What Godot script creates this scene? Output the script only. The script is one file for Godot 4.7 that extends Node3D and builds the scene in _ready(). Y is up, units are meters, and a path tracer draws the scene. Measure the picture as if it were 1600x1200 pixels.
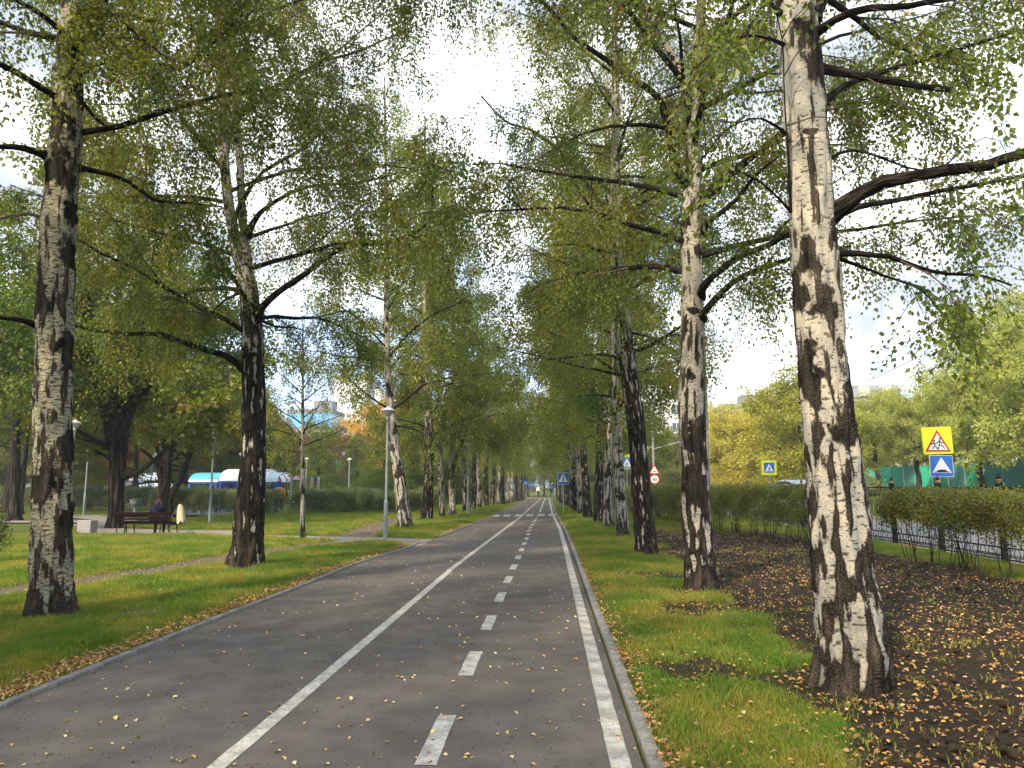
extends Node3D
# An avenue of birches: a marked cycle and foot path, park on the left, road behind hedge and fence on the right.
const TRUNKS := {
"L1": [-6.06,-0.05,-9.34,0.288,-6.07,0.136,-9.34,0.256,-6.09,0.515,-9.34,0.233,-6.12,1.05,-9.34,0.221,-6.19,2.08,-9.34,0.214,-6.25,2.88,-9.34,0.206,-6.30,3.71,-9.34,0.21,-6.33,4.55,-9.34,0.21,-6.36,5.15,-9.34,0.202,-6.35,5.85,-9.34,0.198,-6.36,6.57,-9.34,0.179,-6.38,7.29,-9.34,0.167,-6.38,8.13,-9.34,0.155,-6.45,10.05,-9.34,0.132,-6.56,12.59,-9.34,0.0932,-6.73,15.86,-9.34,0.0466,-6.86,18.19,-9.34,0.0155],
"L2": [-5.90,-0.05,-15.00,0.362,-5.89,0.304,-15.00,0.318,-5.88,0.61,-15.00,0.293,-5.88,1.14,-15.00,0.287,-5.85,2.20,-15.00,0.237,-5.91,3.63,-15.00,0.225,-5.96,4.41,-15.00,0.212,-6.04,5.07,-15.00,0.2,-6.14,5.74,-15.00,0.175,-6.29,6.15,-15.00,0.137,-6.42,6.56,-15.00,0.119,-6.60,7.38,-15.00,0.106,-6.75,8.36,-15.00,0.0998,-6.89,9.78,-15.00,0.0936,-7.01,11.24,-15.00,0.0811,-7.12,13.18,-15.00,0.0749,-7.34,16.62,-15.00,0.0562,-7.60,20.94,-15.00,0.0187],
"L3": [-5.35,-0.05,-28.80,0.311,-5.46,0.655,-28.80,0.252,-5.57,1.48,-28.80,0.228,-5.82,3.03,-28.80,0.192,-6.00,4.49,-28.80,0.156,-6.15,5.96,-28.80,0.132,-6.23,7.46,-28.80,0.12,-6.27,9.22,-28.80,0.108,-6.33,11.02,-28.80,0.0839,-6.43,14.44,-28.80,0.0599,-6.54,17.95,-28.80,0.024],
"L4": [-5.67,-0.05,-35.60,0.311,-5.62,0.724,-35.60,0.252,-5.59,2.19,-35.60,0.222,-5.61,3.96,-35.60,0.207,-5.69,5.16,-35.60,0.178,-5.79,7.59,-35.60,0.148,-5.89,10.37,-35.60,0.118,-5.95,14.18,-35.60,0.0889,-6.03,19.74,-35.60,0.0296],
"L5": [-5.42,-0.05,-39.10,0.179,-5.47,0.959,-39.10,0.146,-5.55,2.89,-39.10,0.13,-5.65,5.51,-39.10,0.114,-5.76,8.85,-39.10,0.0813,-5.81,12.95,-39.10,0.0651,-5.89,18.60,-39.10,0.0325],
"L6": [-5.33,-0.05,-42.50,0.212,-5.38,1.25,-42.50,0.177,-5.39,2.65,-42.50,0.159,-5.37,4.06,-42.50,0.124,-5.37,7.29,-42.50,0.106,-5.41,11.68,-42.50,0.0884,-5.52,18.51,-42.50,0.0354],
"R1": [2.33,-0.05,-6.36,0.302,2.33,0.0466,-6.36,0.286,2.34,0.33,-6.36,0.262,2.33,0.714,-6.36,0.249,2.31,0.897,-6.36,0.241,2.31,1.26,-6.36,0.228,2.29,1.75,-6.36,0.204,2.26,2.33,-6.36,0.198,2.24,2.74,-6.36,0.185,2.23,3.16,-6.36,0.19,2.22,4.02,-6.36,0.18,2.21,4.91,-6.36,0.164,2.19,5.47,-6.36,0.164,2.18,6.07,-6.36,0.153,2.18,7.07,-6.36,0.116,2.21,9.05,-6.36,0.0952,2.28,11.94,-6.36,0.0688,2.45,16.87,-6.36,0.037,2.67,22.72,-6.36,0.0106],
"R2": [2.30,-0.05,-12.20,0.274,2.30,0.191,-12.20,0.244,2.27,0.817,-12.20,0.228,2.25,1.21,-12.20,0.223,2.26,2.00,-12.20,0.198,2.24,2.80,-12.20,0.213,2.27,3.46,-12.20,0.188,2.31,4.77,-12.20,0.167,2.32,5.51,-12.20,0.162,2.33,6.05,-12.20,0.152,2.38,6.60,-12.20,0.132,2.43,7.48,-12.20,0.122,2.52,8.61,-12.20,0.101,2.62,9.77,-12.20,0.0761,2.72,11.55,-12.20,0.066,2.88,14.67,-12.20,0.0406,3.05,18.68,-12.20,0.0152],
"R3": [2.24,-0.05,-18.47,0.292,2.24,0.264,-18.47,0.254,2.20,0.854,-18.47,0.238,2.16,1.45,-18.47,0.23,2.12,2.32,-18.47,0.207,2.03,3.42,-18.47,0.215,1.94,4.12,-18.47,0.207,1.81,5.30,-18.47,0.207,1.75,6.10,-18.47,0.192,1.69,7.23,-18.47,0.161,1.67,8.87,-18.47,0.131,1.72,10.55,-18.47,0.108,1.73,11.93,-18.47,0.0922,1.74,13.68,-18.47,0.0768,1.75,16.21,-18.47,0.0538,1.78,20.16,-18.47,0.0154],
"R4": [2.23,-0.05,-24.20,0.221,2.22,0.427,-24.20,0.191,2.14,2.39,-24.20,0.151,2.12,3.99,-24.20,0.131,2.07,5.32,-24.20,0.0906,2.04,7.28,-24.20,0.0805,2.01,10.05,-24.20,0.0705,2.00,13.34,-24.20,0.0503,2.02,17.44,-24.20,0.0201],
"R5": [2.14,-0.05,-29.10,0.23,2.16,0.657,-29.10,0.194,2.19,2.55,-29.10,0.145,2.29,4.48,-29.10,0.0968,2.30,7.93,-29.10,0.0847,2.31,13.06,-29.10,0.0605,2.33,17.34,-29.10,0.0242],
"R6": [2.03,-0.05,-33.00,0.233,2.04,0.53,-33.00,0.206,2.14,3.22,-33.00,0.165,2.20,5.97,-33.00,0.124,2.21,10.22,-33.00,0.0961,2.24,16.10,-33.00,0.0412],
"R7": [1.85,-0.05,-38.00,0.253,1.80,0.674,-38.00,0.221,1.65,3.47,-38.00,0.142,1.53,4.73,-38.00,0.126,1.44,7.93,-38.00,0.111,1.40,12.53,-38.00,0.079,1.39,17.63,-38.00,0.0316],
"M1": [-16.93,-0.05,-29.60,0.345,-16.90,0.611,-29.60,0.283,-16.93,1.35,-29.60,0.271,-16.96,2.60,-29.60,0.32,-16.99,3.35,-29.60,0.357,-17.07,4.11,-29.60,0.32],
"M2": [-20.68,-0.05,-41.00,0.443,-20.71,0.574,-41.00,0.375,-20.78,1.09,-41.00,0.341,-20.83,1.43,-41.00,0.341],
"M3": [-25.93,-0.05,-36.60,0.335,-25.99,0.983,-36.60,0.244,-26.07,2.22,-36.60,0.228,-26.23,4.10,-36.60,0.213,-26.46,6.64,-36.60,0.183],
"S1": [-7.33,-0.05,-22.90,0.0857,-7.35,0.468,-22.90,0.0714,-7.37,1.22,-22.90,0.0667,-7.40,1.98,-22.90,0.0619,-7.44,2.94,-22.90,0.0572,-7.47,3.91,-22.90,0.0476,-7.51,5.09,-22.90,0.0333,-7.57,6.68,-22.90,0.0143]}
const LIMBS := {
"L1": [[-6.15,5.74,-9.34,0.035,-6.05,5.79,-9.57,0.0304,-5.74,5.74,-9.80,0.0258,-5.49,5.56,-10.04,0.0212,-5.15,5.60,-10.27,0.0166,-4.74,5.62,-10.50,0.012],[-6.19,7.12,-9.34,0.04,-5.73,7.18,-9.22,0.0357,-5.09,7.01,-9.09,0.0313,-4.64,6.89,-8.97,0.027,-4.38,6.99,-8.85,0.0227,-4.05,7.14,-8.72,0.0183,-3.80,7.29,-8.60,0.014],[-6.22,8.08,-9.34,0.035,-5.66,7.67,-8.89,0.0273,-4.95,7.02,-8.45,0.0197,-4.33,6.44,-8.00,0.012],[-6.48,5.87,-9.34,0.05,-6.55,5.85,-9.05,0.0425,-6.63,5.78,-8.77,0.035,-6.89,5.61,-8.48,0.0275,-7.11,5.29,-8.20,0.02],[-6.50,5.03,-9.34,0.025,-7.02,5.25,-9.69,0.02,-7.65,5.34,-10.05,0.015,-8.43,5.34,-10.40,0.01],[-6.40,7.57,-9.34,0.04,-6.40,7.52,-8.69,0.0317,-6.41,7.34,-8.05,0.0233,-6.33,6.96,-7.40,0.015],[-6.51,3.63,-9.34,0.035,-6.50,3.63,-8.96,0.028,-6.69,3.58,-8.58,0.021,-6.77,3.43,-8.20,0.014]],
"L2": [[-6.08,5.47,-15.00,0.11,-6.19,6.16,-15.04,0.1,-6.29,6.85,-15.07,0.09,-6.42,7.84,-15.11,0.08,-6.57,9.13,-15.15,0.07,-6.71,10.31,-15.19,0.06,-6.82,11.22,-15.23,0.05,-7.06,13.69,-15.26,0.04,-7.28,16.26,-15.30,0.03],[-5.92,4.94,-15.00,0.075,-5.57,5.27,-14.73,0.0658,-4.85,5.68,-14.47,0.0567,-3.91,6.19,-14.20,0.0475,-2.86,6.20,-13.93,0.0383,-2.21,6.49,-13.67,0.0292,-2.11,7.06,-13.40,0.02],[-6.20,6.69,-15.00,0.065,-6.08,7.15,-15.16,0.0556,-5.81,7.52,-15.32,0.0462,-5.13,7.93,-15.48,0.0368,-4.07,8.08,-15.64,0.0274,-3.27,8.32,-15.80,0.018],[-6.50,9.41,-15.00,0.055,-6.08,9.55,-14.88,0.047,-5.50,9.73,-14.76,0.039,-4.74,10.23,-14.64,0.031,-3.85,10.42,-14.52,0.023,-2.65,10.87,-14.40,0.015],[-5.97,3.76,-15.00,0.075,-6.17,4.02,-14.82,0.0687,-6.52,4.20,-14.65,0.0625,-6.96,4.33,-14.47,0.0562,-7.46,4.49,-14.30,0.05,-7.56,4.50,-14.12,0.0437,-7.96,4.46,-13.95,0.0375,-8.48,4.50,-13.78,0.0312,-8.87,4.57,-13.60,0.025],[-5.89,4.97,-15.00,0.03,-5.70,4.91,-15.50,0.0233,-5.44,4.98,-16.00,0.0167,-5.34,4.97,-16.50,0.01],[-6.21,5.54,-15.00,0.03,-6.75,5.43,-15.33,0.0233,-7.16,5.24,-15.67,0.0167,-7.57,4.89,-16.00,0.01],[-6.94,10.65,-15.00,0.04,-7.10,10.33,-14.33,0.0307,-7.26,9.67,-13.67,0.0213,-7.56,8.98,-13.00,0.012],[-6.76,11.23,-15.00,0.04,-5.85,10.94,-14.13,0.0307,-4.65,10.73,-13.27,0.0213,-3.55,10.35,-12.40,0.012]],
"L3": [[-6.02,4.49,-28.80,0.05,-6.54,4.81,-28.37,0.04,-7.05,5.24,-27.93,0.03,-7.31,5.54,-27.50,0.02],[-5.97,4.49,-28.80,0.05,-5.28,4.96,-28.70,0.04,-4.66,5.43,-28.60,0.03,-4.04,5.54,-28.50,0.02],[-5.84,3.88,-28.80,0.035,-5.26,3.80,-29.40,0.025,-4.78,3.59,-30.00,0.015],[-6.16,6.46,-28.80,0.06,-5.23,7.33,-28.20,0.0467,-4.18,7.91,-27.60,0.0333,-2.93,8.24,-27.00,0.02],[-6.17,6.83,-28.80,0.05,-7.17,7.83,-28.15,0.0325,-7.99,8.42,-27.50,0.015]],
"L4": [[-5.62,4.86,-35.60,0.06,-4.96,5.55,-35.07,0.0467,-4.45,6.22,-34.53,0.0333,-3.82,7.31,-34.00,0.02],[-5.74,6.37,-35.60,0.05,-6.42,7.16,-34.80,0.035,-6.88,7.92,-34.00,0.02]],
"L5": [[-5.60,3.54,-39.10,0.04,-6.08,4.16,-38.55,0.0275,-6.48,4.76,-38.00,0.015]],
"L6": [[-5.39,2.48,-42.50,0.11,-4.90,3.68,-41.88,0.09,-4.42,4.68,-41.25,0.07,-4.02,5.65,-40.62,0.05,-3.70,6.94,-40.00,0.03]],
"R1": [[2.31,3.82,-6.36,0.062,2.42,3.89,-6.27,0.0586,2.53,3.97,-6.17,0.0553,2.70,4.03,-6.08,0.0519,2.96,4.06,-5.98,0.0485,3.31,4.06,-5.88,0.0451,3.50,4.08,-5.79,0.0418,3.78,4.16,-5.69,0.0384,4.28,4.28,-5.60,0.035],[2.33,3.82,-6.36,0.03,2.66,3.98,-6.50,0.0273,3.00,4.08,-6.64,0.0247,3.40,4.20,-6.78,0.022,3.93,4.33,-6.92,0.0193,4.42,4.46,-7.06,0.0167,4.98,4.54,-7.20,0.014],[2.37,3.54,-6.36,0.026,2.64,3.55,-6.45,0.0232,2.92,3.55,-6.54,0.0203,3.17,3.49,-6.63,0.0175,3.48,3.44,-6.72,0.0147,3.81,3.45,-6.81,0.0118,4.13,3.38,-6.90,0.009],[2.30,5.20,-6.36,0.035,2.56,5.04,-6.22,0.0318,2.81,4.90,-6.08,0.0285,2.99,4.77,-5.94,0.0253,3.14,4.66,-5.80,0.022],[2.32,4.83,-6.36,0.03,2.64,5.13,-6.57,0.0266,3.08,5.37,-6.78,0.0232,3.54,5.59,-6.98,0.0198,4.14,5.86,-7.19,0.0164,4.89,6.17,-7.40,0.013],[2.28,5.65,-6.36,0.075,2.44,5.92,-6.42,0.0638,2.69,6.46,-6.48,0.0525,3.04,7.19,-6.54,0.0412,3.53,8.09,-6.60,0.03],[2.28,5.47,-6.36,0.035,2.51,5.48,-6.02,0.0298,2.81,5.30,-5.68,0.0245,3.10,5.16,-5.34,0.0192,3.42,5.01,-5.00,0.014],[2.25,4.24,-6.36,0.016,2.75,4.62,-6.77,0.013,3.44,4.62,-7.19,0.01,4.14,4.69,-7.60,0.007],[2.37,3.51,-6.36,0.014,2.96,3.45,-6.77,0.012,3.48,3.41,-7.18,0.01,3.90,3.22,-7.59,0.008,4.23,3.17,-8.00,0.006],[2.03,3.88,-6.30,0.008,2.00,4.23,-6.20,0.007,1.96,4.75,-6.10,0.006,1.93,5.25,-6.00,0.005,1.81,5.64,-5.90,0.004],[2.03,4.56,-6.30,0.01,1.77,4.61,-6.10,0.008,1.45,4.44,-5.90,0.006,1.18,4.09,-5.70,0.004],[2.04,5.38,-6.30,0.012,1.74,5.33,-6.07,0.00933,1.41,5.11,-5.83,0.00667,1.13,4.77,-5.60,0.004],[2.03,3.88,-6.30,0.009,1.83,3.99,-6.13,0.00733,1.56,4.09,-5.97,0.00567,1.26,3.92,-5.80,0.004],[2.04,5.67,-6.30,0.014,1.71,6.13,-6.50,0.011,1.23,6.35,-6.70,0.008,0.65,6.11,-6.90,0.005]],
"R2": [[2.31,6.49,-12.20,0.075,2.12,6.63,-12.05,0.0684,1.96,7.35,-11.90,0.0617,1.75,7.82,-11.75,0.0551,1.23,8.14,-11.60,0.0485,0.814,8.39,-11.45,0.0419,0.457,8.58,-11.30,0.0352,-0.0912,9.15,-11.15,0.0286,-0.436,9.49,-11.00,0.022],[2.39,7.88,-12.20,0.07,2.31,8.33,-12.30,0.0633,2.13,8.91,-12.40,0.0567,1.86,9.52,-12.50,0.05,1.69,9.95,-12.60,0.0433,1.44,10.88,-12.70,0.0367,1.24,11.85,-12.80,0.03],[2.46,6.16,-12.20,0.05,2.57,6.31,-12.04,0.044,2.80,6.54,-11.88,0.038,3.17,6.72,-11.72,0.032,3.43,6.92,-11.56,0.026,3.68,7.06,-11.40,0.02],[2.49,5.72,-12.20,0.05,2.58,5.80,-11.95,0.042,2.94,6.04,-11.70,0.034,3.18,6.32,-11.45,0.026,3.45,6.51,-11.20,0.018],[2.43,4.61,-12.20,0.06,2.44,4.72,-11.66,0.054,2.76,4.92,-11.12,0.048,2.98,4.90,-10.58,0.042,3.22,4.93,-10.04,0.036,3.48,4.87,-9.50,0.03],[2.44,4.26,-12.20,0.06,2.45,4.34,-11.76,0.053,2.75,4.61,-11.32,0.046,3.05,4.69,-10.88,0.039,3.37,4.71,-10.44,0.032,3.98,4.73,-10.00,0.025],[2.58,8.04,-12.20,0.05,2.93,8.73,-12.63,0.04,3.51,9.58,-13.07,0.03,4.00,10.47,-13.50,0.02],[2.36,7.48,-12.20,0.035,2.21,8.20,-11.85,0.03,2.11,8.65,-11.50,0.025,1.95,9.19,-11.15,0.02,1.81,9.69,-10.80,0.015]],
"R3": [[1.61,8.24,-18.47,0.06,1.16,8.69,-18.19,0.053,0.687,9.21,-17.91,0.046,0.221,9.66,-17.63,0.039,-0.387,10.01,-17.36,0.032,-0.982,10.10,-17.08,0.025,-1.53,10.60,-16.80,0.018],[1.71,8.13,-18.47,0.045,1.99,8.48,-17.98,0.0325,2.32,8.71,-17.50,0.02],[1.81,7.19,-18.47,0.05,2.21,7.44,-18.05,0.04,2.68,7.50,-17.62,0.03,3.02,7.42,-17.20,0.02],[1.72,9.62,-18.47,0.035,2.06,10.05,-18.31,0.0283,2.44,10.30,-18.16,0.0217,2.74,10.63,-18.00,0.015],[1.81,4.59,-18.47,0.035,1.48,4.68,-18.15,0.0293,1.01,4.66,-17.84,0.0235,0.549,4.55,-17.52,0.0178,-0.0395,4.44,-17.20,0.012],[1.67,9.62,-18.47,0.03,1.36,9.93,-18.58,0.024,0.884,10.03,-18.69,0.018,0.401,10.31,-18.80,0.012],[1.55,7.31,-18.47,0.04,1.06,7.33,-18.15,0.0307,0.51,7.33,-17.82,0.0213,-0.099,7.19,-17.50,0.012],[1.98,5.30,-18.47,0.03,2.41,5.28,-18.81,0.0233,2.92,5.10,-19.16,0.0167,3.29,4.96,-19.50,0.01]],
"R4": [],
"R5": [],
"R6": [],
"R7": [[1.53,4.48,-38.00,0.05,0.984,4.54,-37.50,0.0425,0.359,4.81,-37.00,0.035,-0.404,5.07,-36.50,0.0275,-0.998,5.33,-36.00,0.02]],
"M1": [[-17.17,3.35,-29.60,0.24,-17.56,4.62,-29.53,0.207,-17.87,5.89,-29.47,0.173,-18.13,7.43,-29.40,0.14,-18.59,9.52,-29.33,0.107,-19.15,12.18,-29.27,0.0733,-19.59,14.89,-29.20,0.04],[-17.05,3.86,-29.60,0.24,-17.22,5.66,-29.68,0.2,-17.40,7.23,-29.76,0.16,-17.52,9.37,-29.84,0.12,-17.68,12.66,-29.92,0.08,-17.82,16.06,-30.00,0.04],[-16.88,3.60,-29.60,0.22,-16.56,4.86,-29.48,0.184,-16.34,6.12,-29.36,0.148,-16.10,7.38,-29.24,0.112,-15.85,9.69,-29.12,0.076,-15.59,12.83,-29.00,0.04],[-16.62,2.05,-29.60,0.12,-16.01,2.14,-29.38,0.102,-15.29,2.58,-29.16,0.084,-14.65,3.11,-28.94,0.066,-13.65,4.03,-28.72,0.048,-12.60,4.98,-28.50,0.03],[-17.23,3.10,-29.60,0.12,-17.73,3.34,-29.33,0.0975,-18.23,3.70,-29.05,0.075,-18.84,3.93,-28.77,0.0525,-19.83,4.28,-28.50,0.03],[-17.14,2.60,-29.60,0.08,-17.88,2.87,-30.07,0.06,-18.71,3.15,-30.53,0.04,-19.70,3.49,-31.00,0.02],[-16.78,4.11,-29.60,0.12,-16.36,5.16,-29.90,0.09,-15.78,5.98,-30.20,0.06,-14.91,6.81,-30.50,0.03],[-17.40,4.37,-29.60,0.12,-18.00,5.58,-29.07,0.09,-18.77,6.52,-28.53,0.06,-19.76,7.43,-28.00,0.03]],
"M2": [[-20.88,1.09,-41.00,0.2,-20.97,2.28,-40.75,0.163,-21.24,2.96,-40.50,0.125,-21.66,3.47,-40.25,0.0875,-22.25,3.80,-40.00,0.05],[-20.78,1.09,-41.00,0.22,-20.74,2.29,-41.00,0.186,-20.93,3.67,-41.00,0.152,-21.13,5.77,-41.00,0.118,-21.20,8.62,-41.00,0.084,-21.27,12.24,-41.00,0.05],[-20.65,0.745,-41.00,0.22,-20.27,1.53,-41.20,0.186,-19.90,2.82,-41.40,0.152,-19.52,3.98,-41.60,0.118,-18.81,5.84,-41.80,0.084,-18.28,8.03,-42.00,0.05],[-20.89,2.29,-41.00,0.12,-21.50,4.36,-40.83,0.09,-22.08,6.45,-40.67,0.06,-22.53,9.26,-40.50,0.03],[-20.69,2.63,-41.00,0.12,-20.16,5.44,-41.25,0.075,-19.88,7.97,-41.50,0.03]],
"M3": [],
"S1": [[-7.43,2.75,-22.90,0.02,-7.61,3.12,-22.77,0.016,-7.81,3.40,-22.63,0.012,-7.97,3.58,-22.50,0.008],[-7.44,3.13,-22.90,0.018,-7.26,3.63,-23.00,0.0143,-7.06,4.03,-23.10,0.0107,-6.95,4.43,-23.20,0.007]]}
const ROAD_LEFT := [-3.66,-22.30,-3.43,-26.17,-3.14,-38.48,-2.89,-59.45,-2.48,-91.24]
const LINE_A := [-1.94,-14.85,-1.57,-39.72,-1.31,-83.54]
const LINE_R := [0.455,-22.01,0.429,-29.92,0.201,-46.88,0.0263,-89.29]
const DASH := [-0.795,-25.96,-0.662,-41.87,-0.635,-49.17,-0.641,-85.38]
const PAVED_LOW := [-3.50,-21.34,-3.60,-21.11,-4.62,-21.64,-8.69,-23.40,-11.94,-24.60,-14.66,-24.62,-15.70,-24.57]
const PAVED_UP := [-3.56,-23.65,-5.23,-24.45,-6.42,-24.71,-9.49,-25.54,-10.85,-28.09,-13.79,-28.36,-16.11,-29.12,-19.44,-33.05]
const DIRT2 := [-6.19,-25.04,-6.63,-28.71,-7.07,-33.66,-6.93,-38.30,-5.46,-41.64]
const PALE := [-25.19,-34.62,-21.38,-34.80,-17.20,-35.33,-13.87,-37.22,-12.74,-40.42,-12.18,-46.28,-11.30,-52.63]
const PATHL := [-17.26,-27.37,-18.71,-30.91,-20.75,-36.89,-25.91,-41.55]

func _ready() -> void:
	var cam := Camera3D.new()
	cam.name = "camera"
	cam.position = Vector3(0, 1.6, 0)
	cam.rotation_degrees = Vector3(7.582, 2.786, 0)
	cam.fov = 53.05
	cam.near = 0.05
	cam.far = 3000.0
	add_child(cam)
	var env := Environment.new()
	env.background_mode = Environment.BG_SKY
	env.sky = Sky.new()
	env.sky.sky_material = cloudy_sky()
	env.background_energy_multiplier = 1.3
	env.tonemap_mode = Environment.TONE_MAPPER_LINEAR
	env.tonemap_exposure = 2.6
	env.sdfgi_enabled = true
	env.ssao_enabled = true
	env.ssil_enabled = true
	env.fog_enabled = true
	env.fog_density = 0.0006
	env.fog_light_color = Color(0.86, 0.9, 0.95)
	var we := WorldEnvironment.new()
	we.name = "environment"
	we.environment = env
	add_child(we)
	var sun := DirectionalLight3D.new()
	sun.name = "sun"
	sun.light_energy = 1.05
	sun.light_color = Color(1.0, 0.93, 0.80)
	sun.light_angular_distance = 4.0
	sun.shadow_enabled = true
	sun.look_at_from_position(Vector3(-0.42, 0.62, 0.80) * 100.0, Vector3.ZERO)
	add_child(sun)
	tint_noise = noise(0.5, 5, 3)
	make_materials()
	build_ground()
	build_buildings()
	build_avenue()
	build_park_trees()
	build_hedges()
	build_street_things()
	build_park_things()
	build_people()
	build_cover()

func ramp(a: Array) -> Curve:                # heights in metres and thresholds -1 ... 1, as a curve over the bark texture
	var c := Curve.new()
	for k in range(0, a.size(), 2):
		c.add_point(Vector2(a[k] / BARK_H, a[k + 1] * 0.5 + 0.5), 0, 0, Curve.TANGENT_LINEAR, Curve.TANGENT_LINEAR)
	return c
func cloudy_sky() -> PanoramaSkyMaterial:
	# broken cloud, thin and white high up, greyer banks low down, blue in the gaps
	var w := 512
	var h := 256
	var im := Image.create(w, h, false, Image.FORMAT_RGBF)
	var a := noise(1.1, 31, 5)
	var b := noise(2.6, 8, 4)
	for y in h:
		var el := PI * (0.5 - (y + 0.5) / h)
		for x in w:
			var az := TAU * (x + 0.5) / w
			var d := Vector3(cos(el) * sin(az), maxf(sin(el), 0.0), -cos(el) * cos(az))
			var q := Vector3(d.x, d.y * 2.2, d.z) / (0.35 + d.y * 0.75)
			var f := a.get_noise_3dv(q * 0.8)
			var g := b.get_noise_3dv(q * 0.9)
			var cover := smoothstep(-0.34, 0.06, f + g * 0.3)
			var blue := Color(0.20, 0.34, 0.66).lerp(Color(0.5, 0.62, 0.80), exp(-maxf(d.y, 0.0) * 4.0))
			var thick := smoothstep(-0.1, 0.55, f + g * 0.45)
			var cloud := Color(0.95, 0.95, 0.95).lerp(Color(0.24, 0.27, 0.31), clampf(thick * 1.25 + 0.75 * exp(-maxf(d.y, 0.0) * 3.6), 0.0, 1.0))
			im.set_pixel(x, y, blue.lerp(cloud, cover))
	var m := PanoramaSkyMaterial.new()
	m.panorama = ImageTexture.create_from_image(im)
	return m

func make_materials() -> void:
	var grain := surface_texture(512, 3, 0.72, 1.0, 0.03, 0.25, 0.5)
	var fine := surface_texture(512, 9, 0.78, 1.0, 0.12, 0.4, 0.6)
	var blotch := surface_texture(256, 14, 0.74, 1.0, 0.02, 0.08, 0.25)
	M.lawn = grained(Color.WHITE, 0.95, grain, 0.9, 1.0, true)
	var gritty := surface_texture(512, 29, 0.62, 1.0, 0.2, 0.42, 0.6)
	M.asphalt = grained(srgb(0.205, 0.184, 0.163), 0.85, gritty, 0.9, 0.6)
	M.street = grained(srgb(0.14, 0.14, 0.14), 0.85, fine, 0.6, 0.0)
	M.paving = grained(srgb(0.36, 0.32, 0.27), 0.9, grain, 0.5, 0.4)
	var worn := surface_texture(512, 19, 0.66, 1.0, 0.035, 0.3, 0.62)
	M.paint = grained(srgb(0.72, 0.69, 0.62), 0.75, worn, 1.6, 0.3)
	M.concrete = grained(srgb(0.36, 0.35, 0.325), 0.9, grain, 1.7, 0.5)
	for k in ["asphalt", "paint", "concrete", "paving"]:
		blotched(M[k], blotch, 0.35 if k == "asphalt" else 0.8, 0.55 if k == "asphalt" else 1.0)
	M.grass = mat(Color.WHITE, 0.75)
	M.litter = mat(Color.WHITE, 0.7)
	M.clod = mat(Color.WHITE, 1.0)
	M.leaf = mat(Color.WHITE, 0.42)
	for k in ["grass", "litter", "clod", "leaf"]:
		M[k].vertex_color_use_as_albedo = true
		M[k].metallic_specular = 0.45
	for k in ["grass", "leaf"]:
		M[k].backlight_enabled = true
		M[k].backlight = Color(1.0, 1.0, 0.5)
	for k in ["lawn", "clod", "asphalt"]:
		M[k].metallic_specular = 0.2
	M.twig = mat(srgb(0.060, 0.042, 0.032), 0.9)
	M.limb = brown_bark(61, srgb(0.075, 0.062, 0.052))
	M.brown = brown_bark(67, srgb(0.085, 0.070, 0.058))
	M.birch = birch_bark(41, ramp([0.0, -0.9, 0.25, -0.6, 0.42, -0.14, 1.0, -0.10, 1.6, -0.08, 2.2, 0.10, 3.2, 0.36, 9.0, 0.58]), 6.0)
	M.birch_dark = birch_bark(43, ramp([0.0, -0.95, 0.6, -0.7, 3.0, -0.6, 4.2, -0.52, 5.2, -0.2, 6.2, 0.2, 9.0, 0.6]), 3.0)
	M.birch_pale = birch_bark(47, ramp([0.0, -0.75, 0.35, -0.5, 0.7, -0.1, 1.2, 0.12, 3.0, 0.22, 5.0, 0.3, 9.0, 0.55]), 7.0)
	M.birch_sooty = birch_bark(59, ramp([0.0, -0.85, 0.5, -0.5, 1.5, -0.32, 2.4, -0.12, 3.4, 0.18, 4.5, 0.38, 9.0, 0.58]), 5.0)
	M.birch_mottled = birch_bark(53, ramp([0.0, -0.75, 0.3, -0.45, 0.6, 0.0, 1.0, 0.10, 2.0, 0.10, 3.0, 0.16, 5.0, 0.22, 9.0, 0.5]), 6.0, 0.55, 0.6)
	M.spray = [spray_mesh(1, 20, 0.46, 0.052, 0.36, 0.07, 0.9, true, M.leaf), spray_mesh(2, 26, 0.5, 0.05, 0.36, 0.09, 0.9, true, M.leaf)]
	M.spray_far = spray_mesh(3, 22, 0.62, 0.085, 0.38, 0.13, 0.9, false, M.leaf)
	M.spray_broad = spray_mesh(4, 20, 0.55, 0.12, 0.42, 0.24, 0.4, false, M.leaf)
	M.spray_hedge = spray_mesh(5, 14, 0.2, 0.048, 0.34, 0.07, -0.4, false, M.leaf)
	M.spray_larch = spray_mesh(6, 64, 0.7, 0.085, 0.15, 0.07, 0.5, false, M.leaf)
	M.spray_maple = spray_mesh(7, 12, 0.4, 0.095, 0.46, 0.16, 0.4, true, M.leaf)

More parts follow.
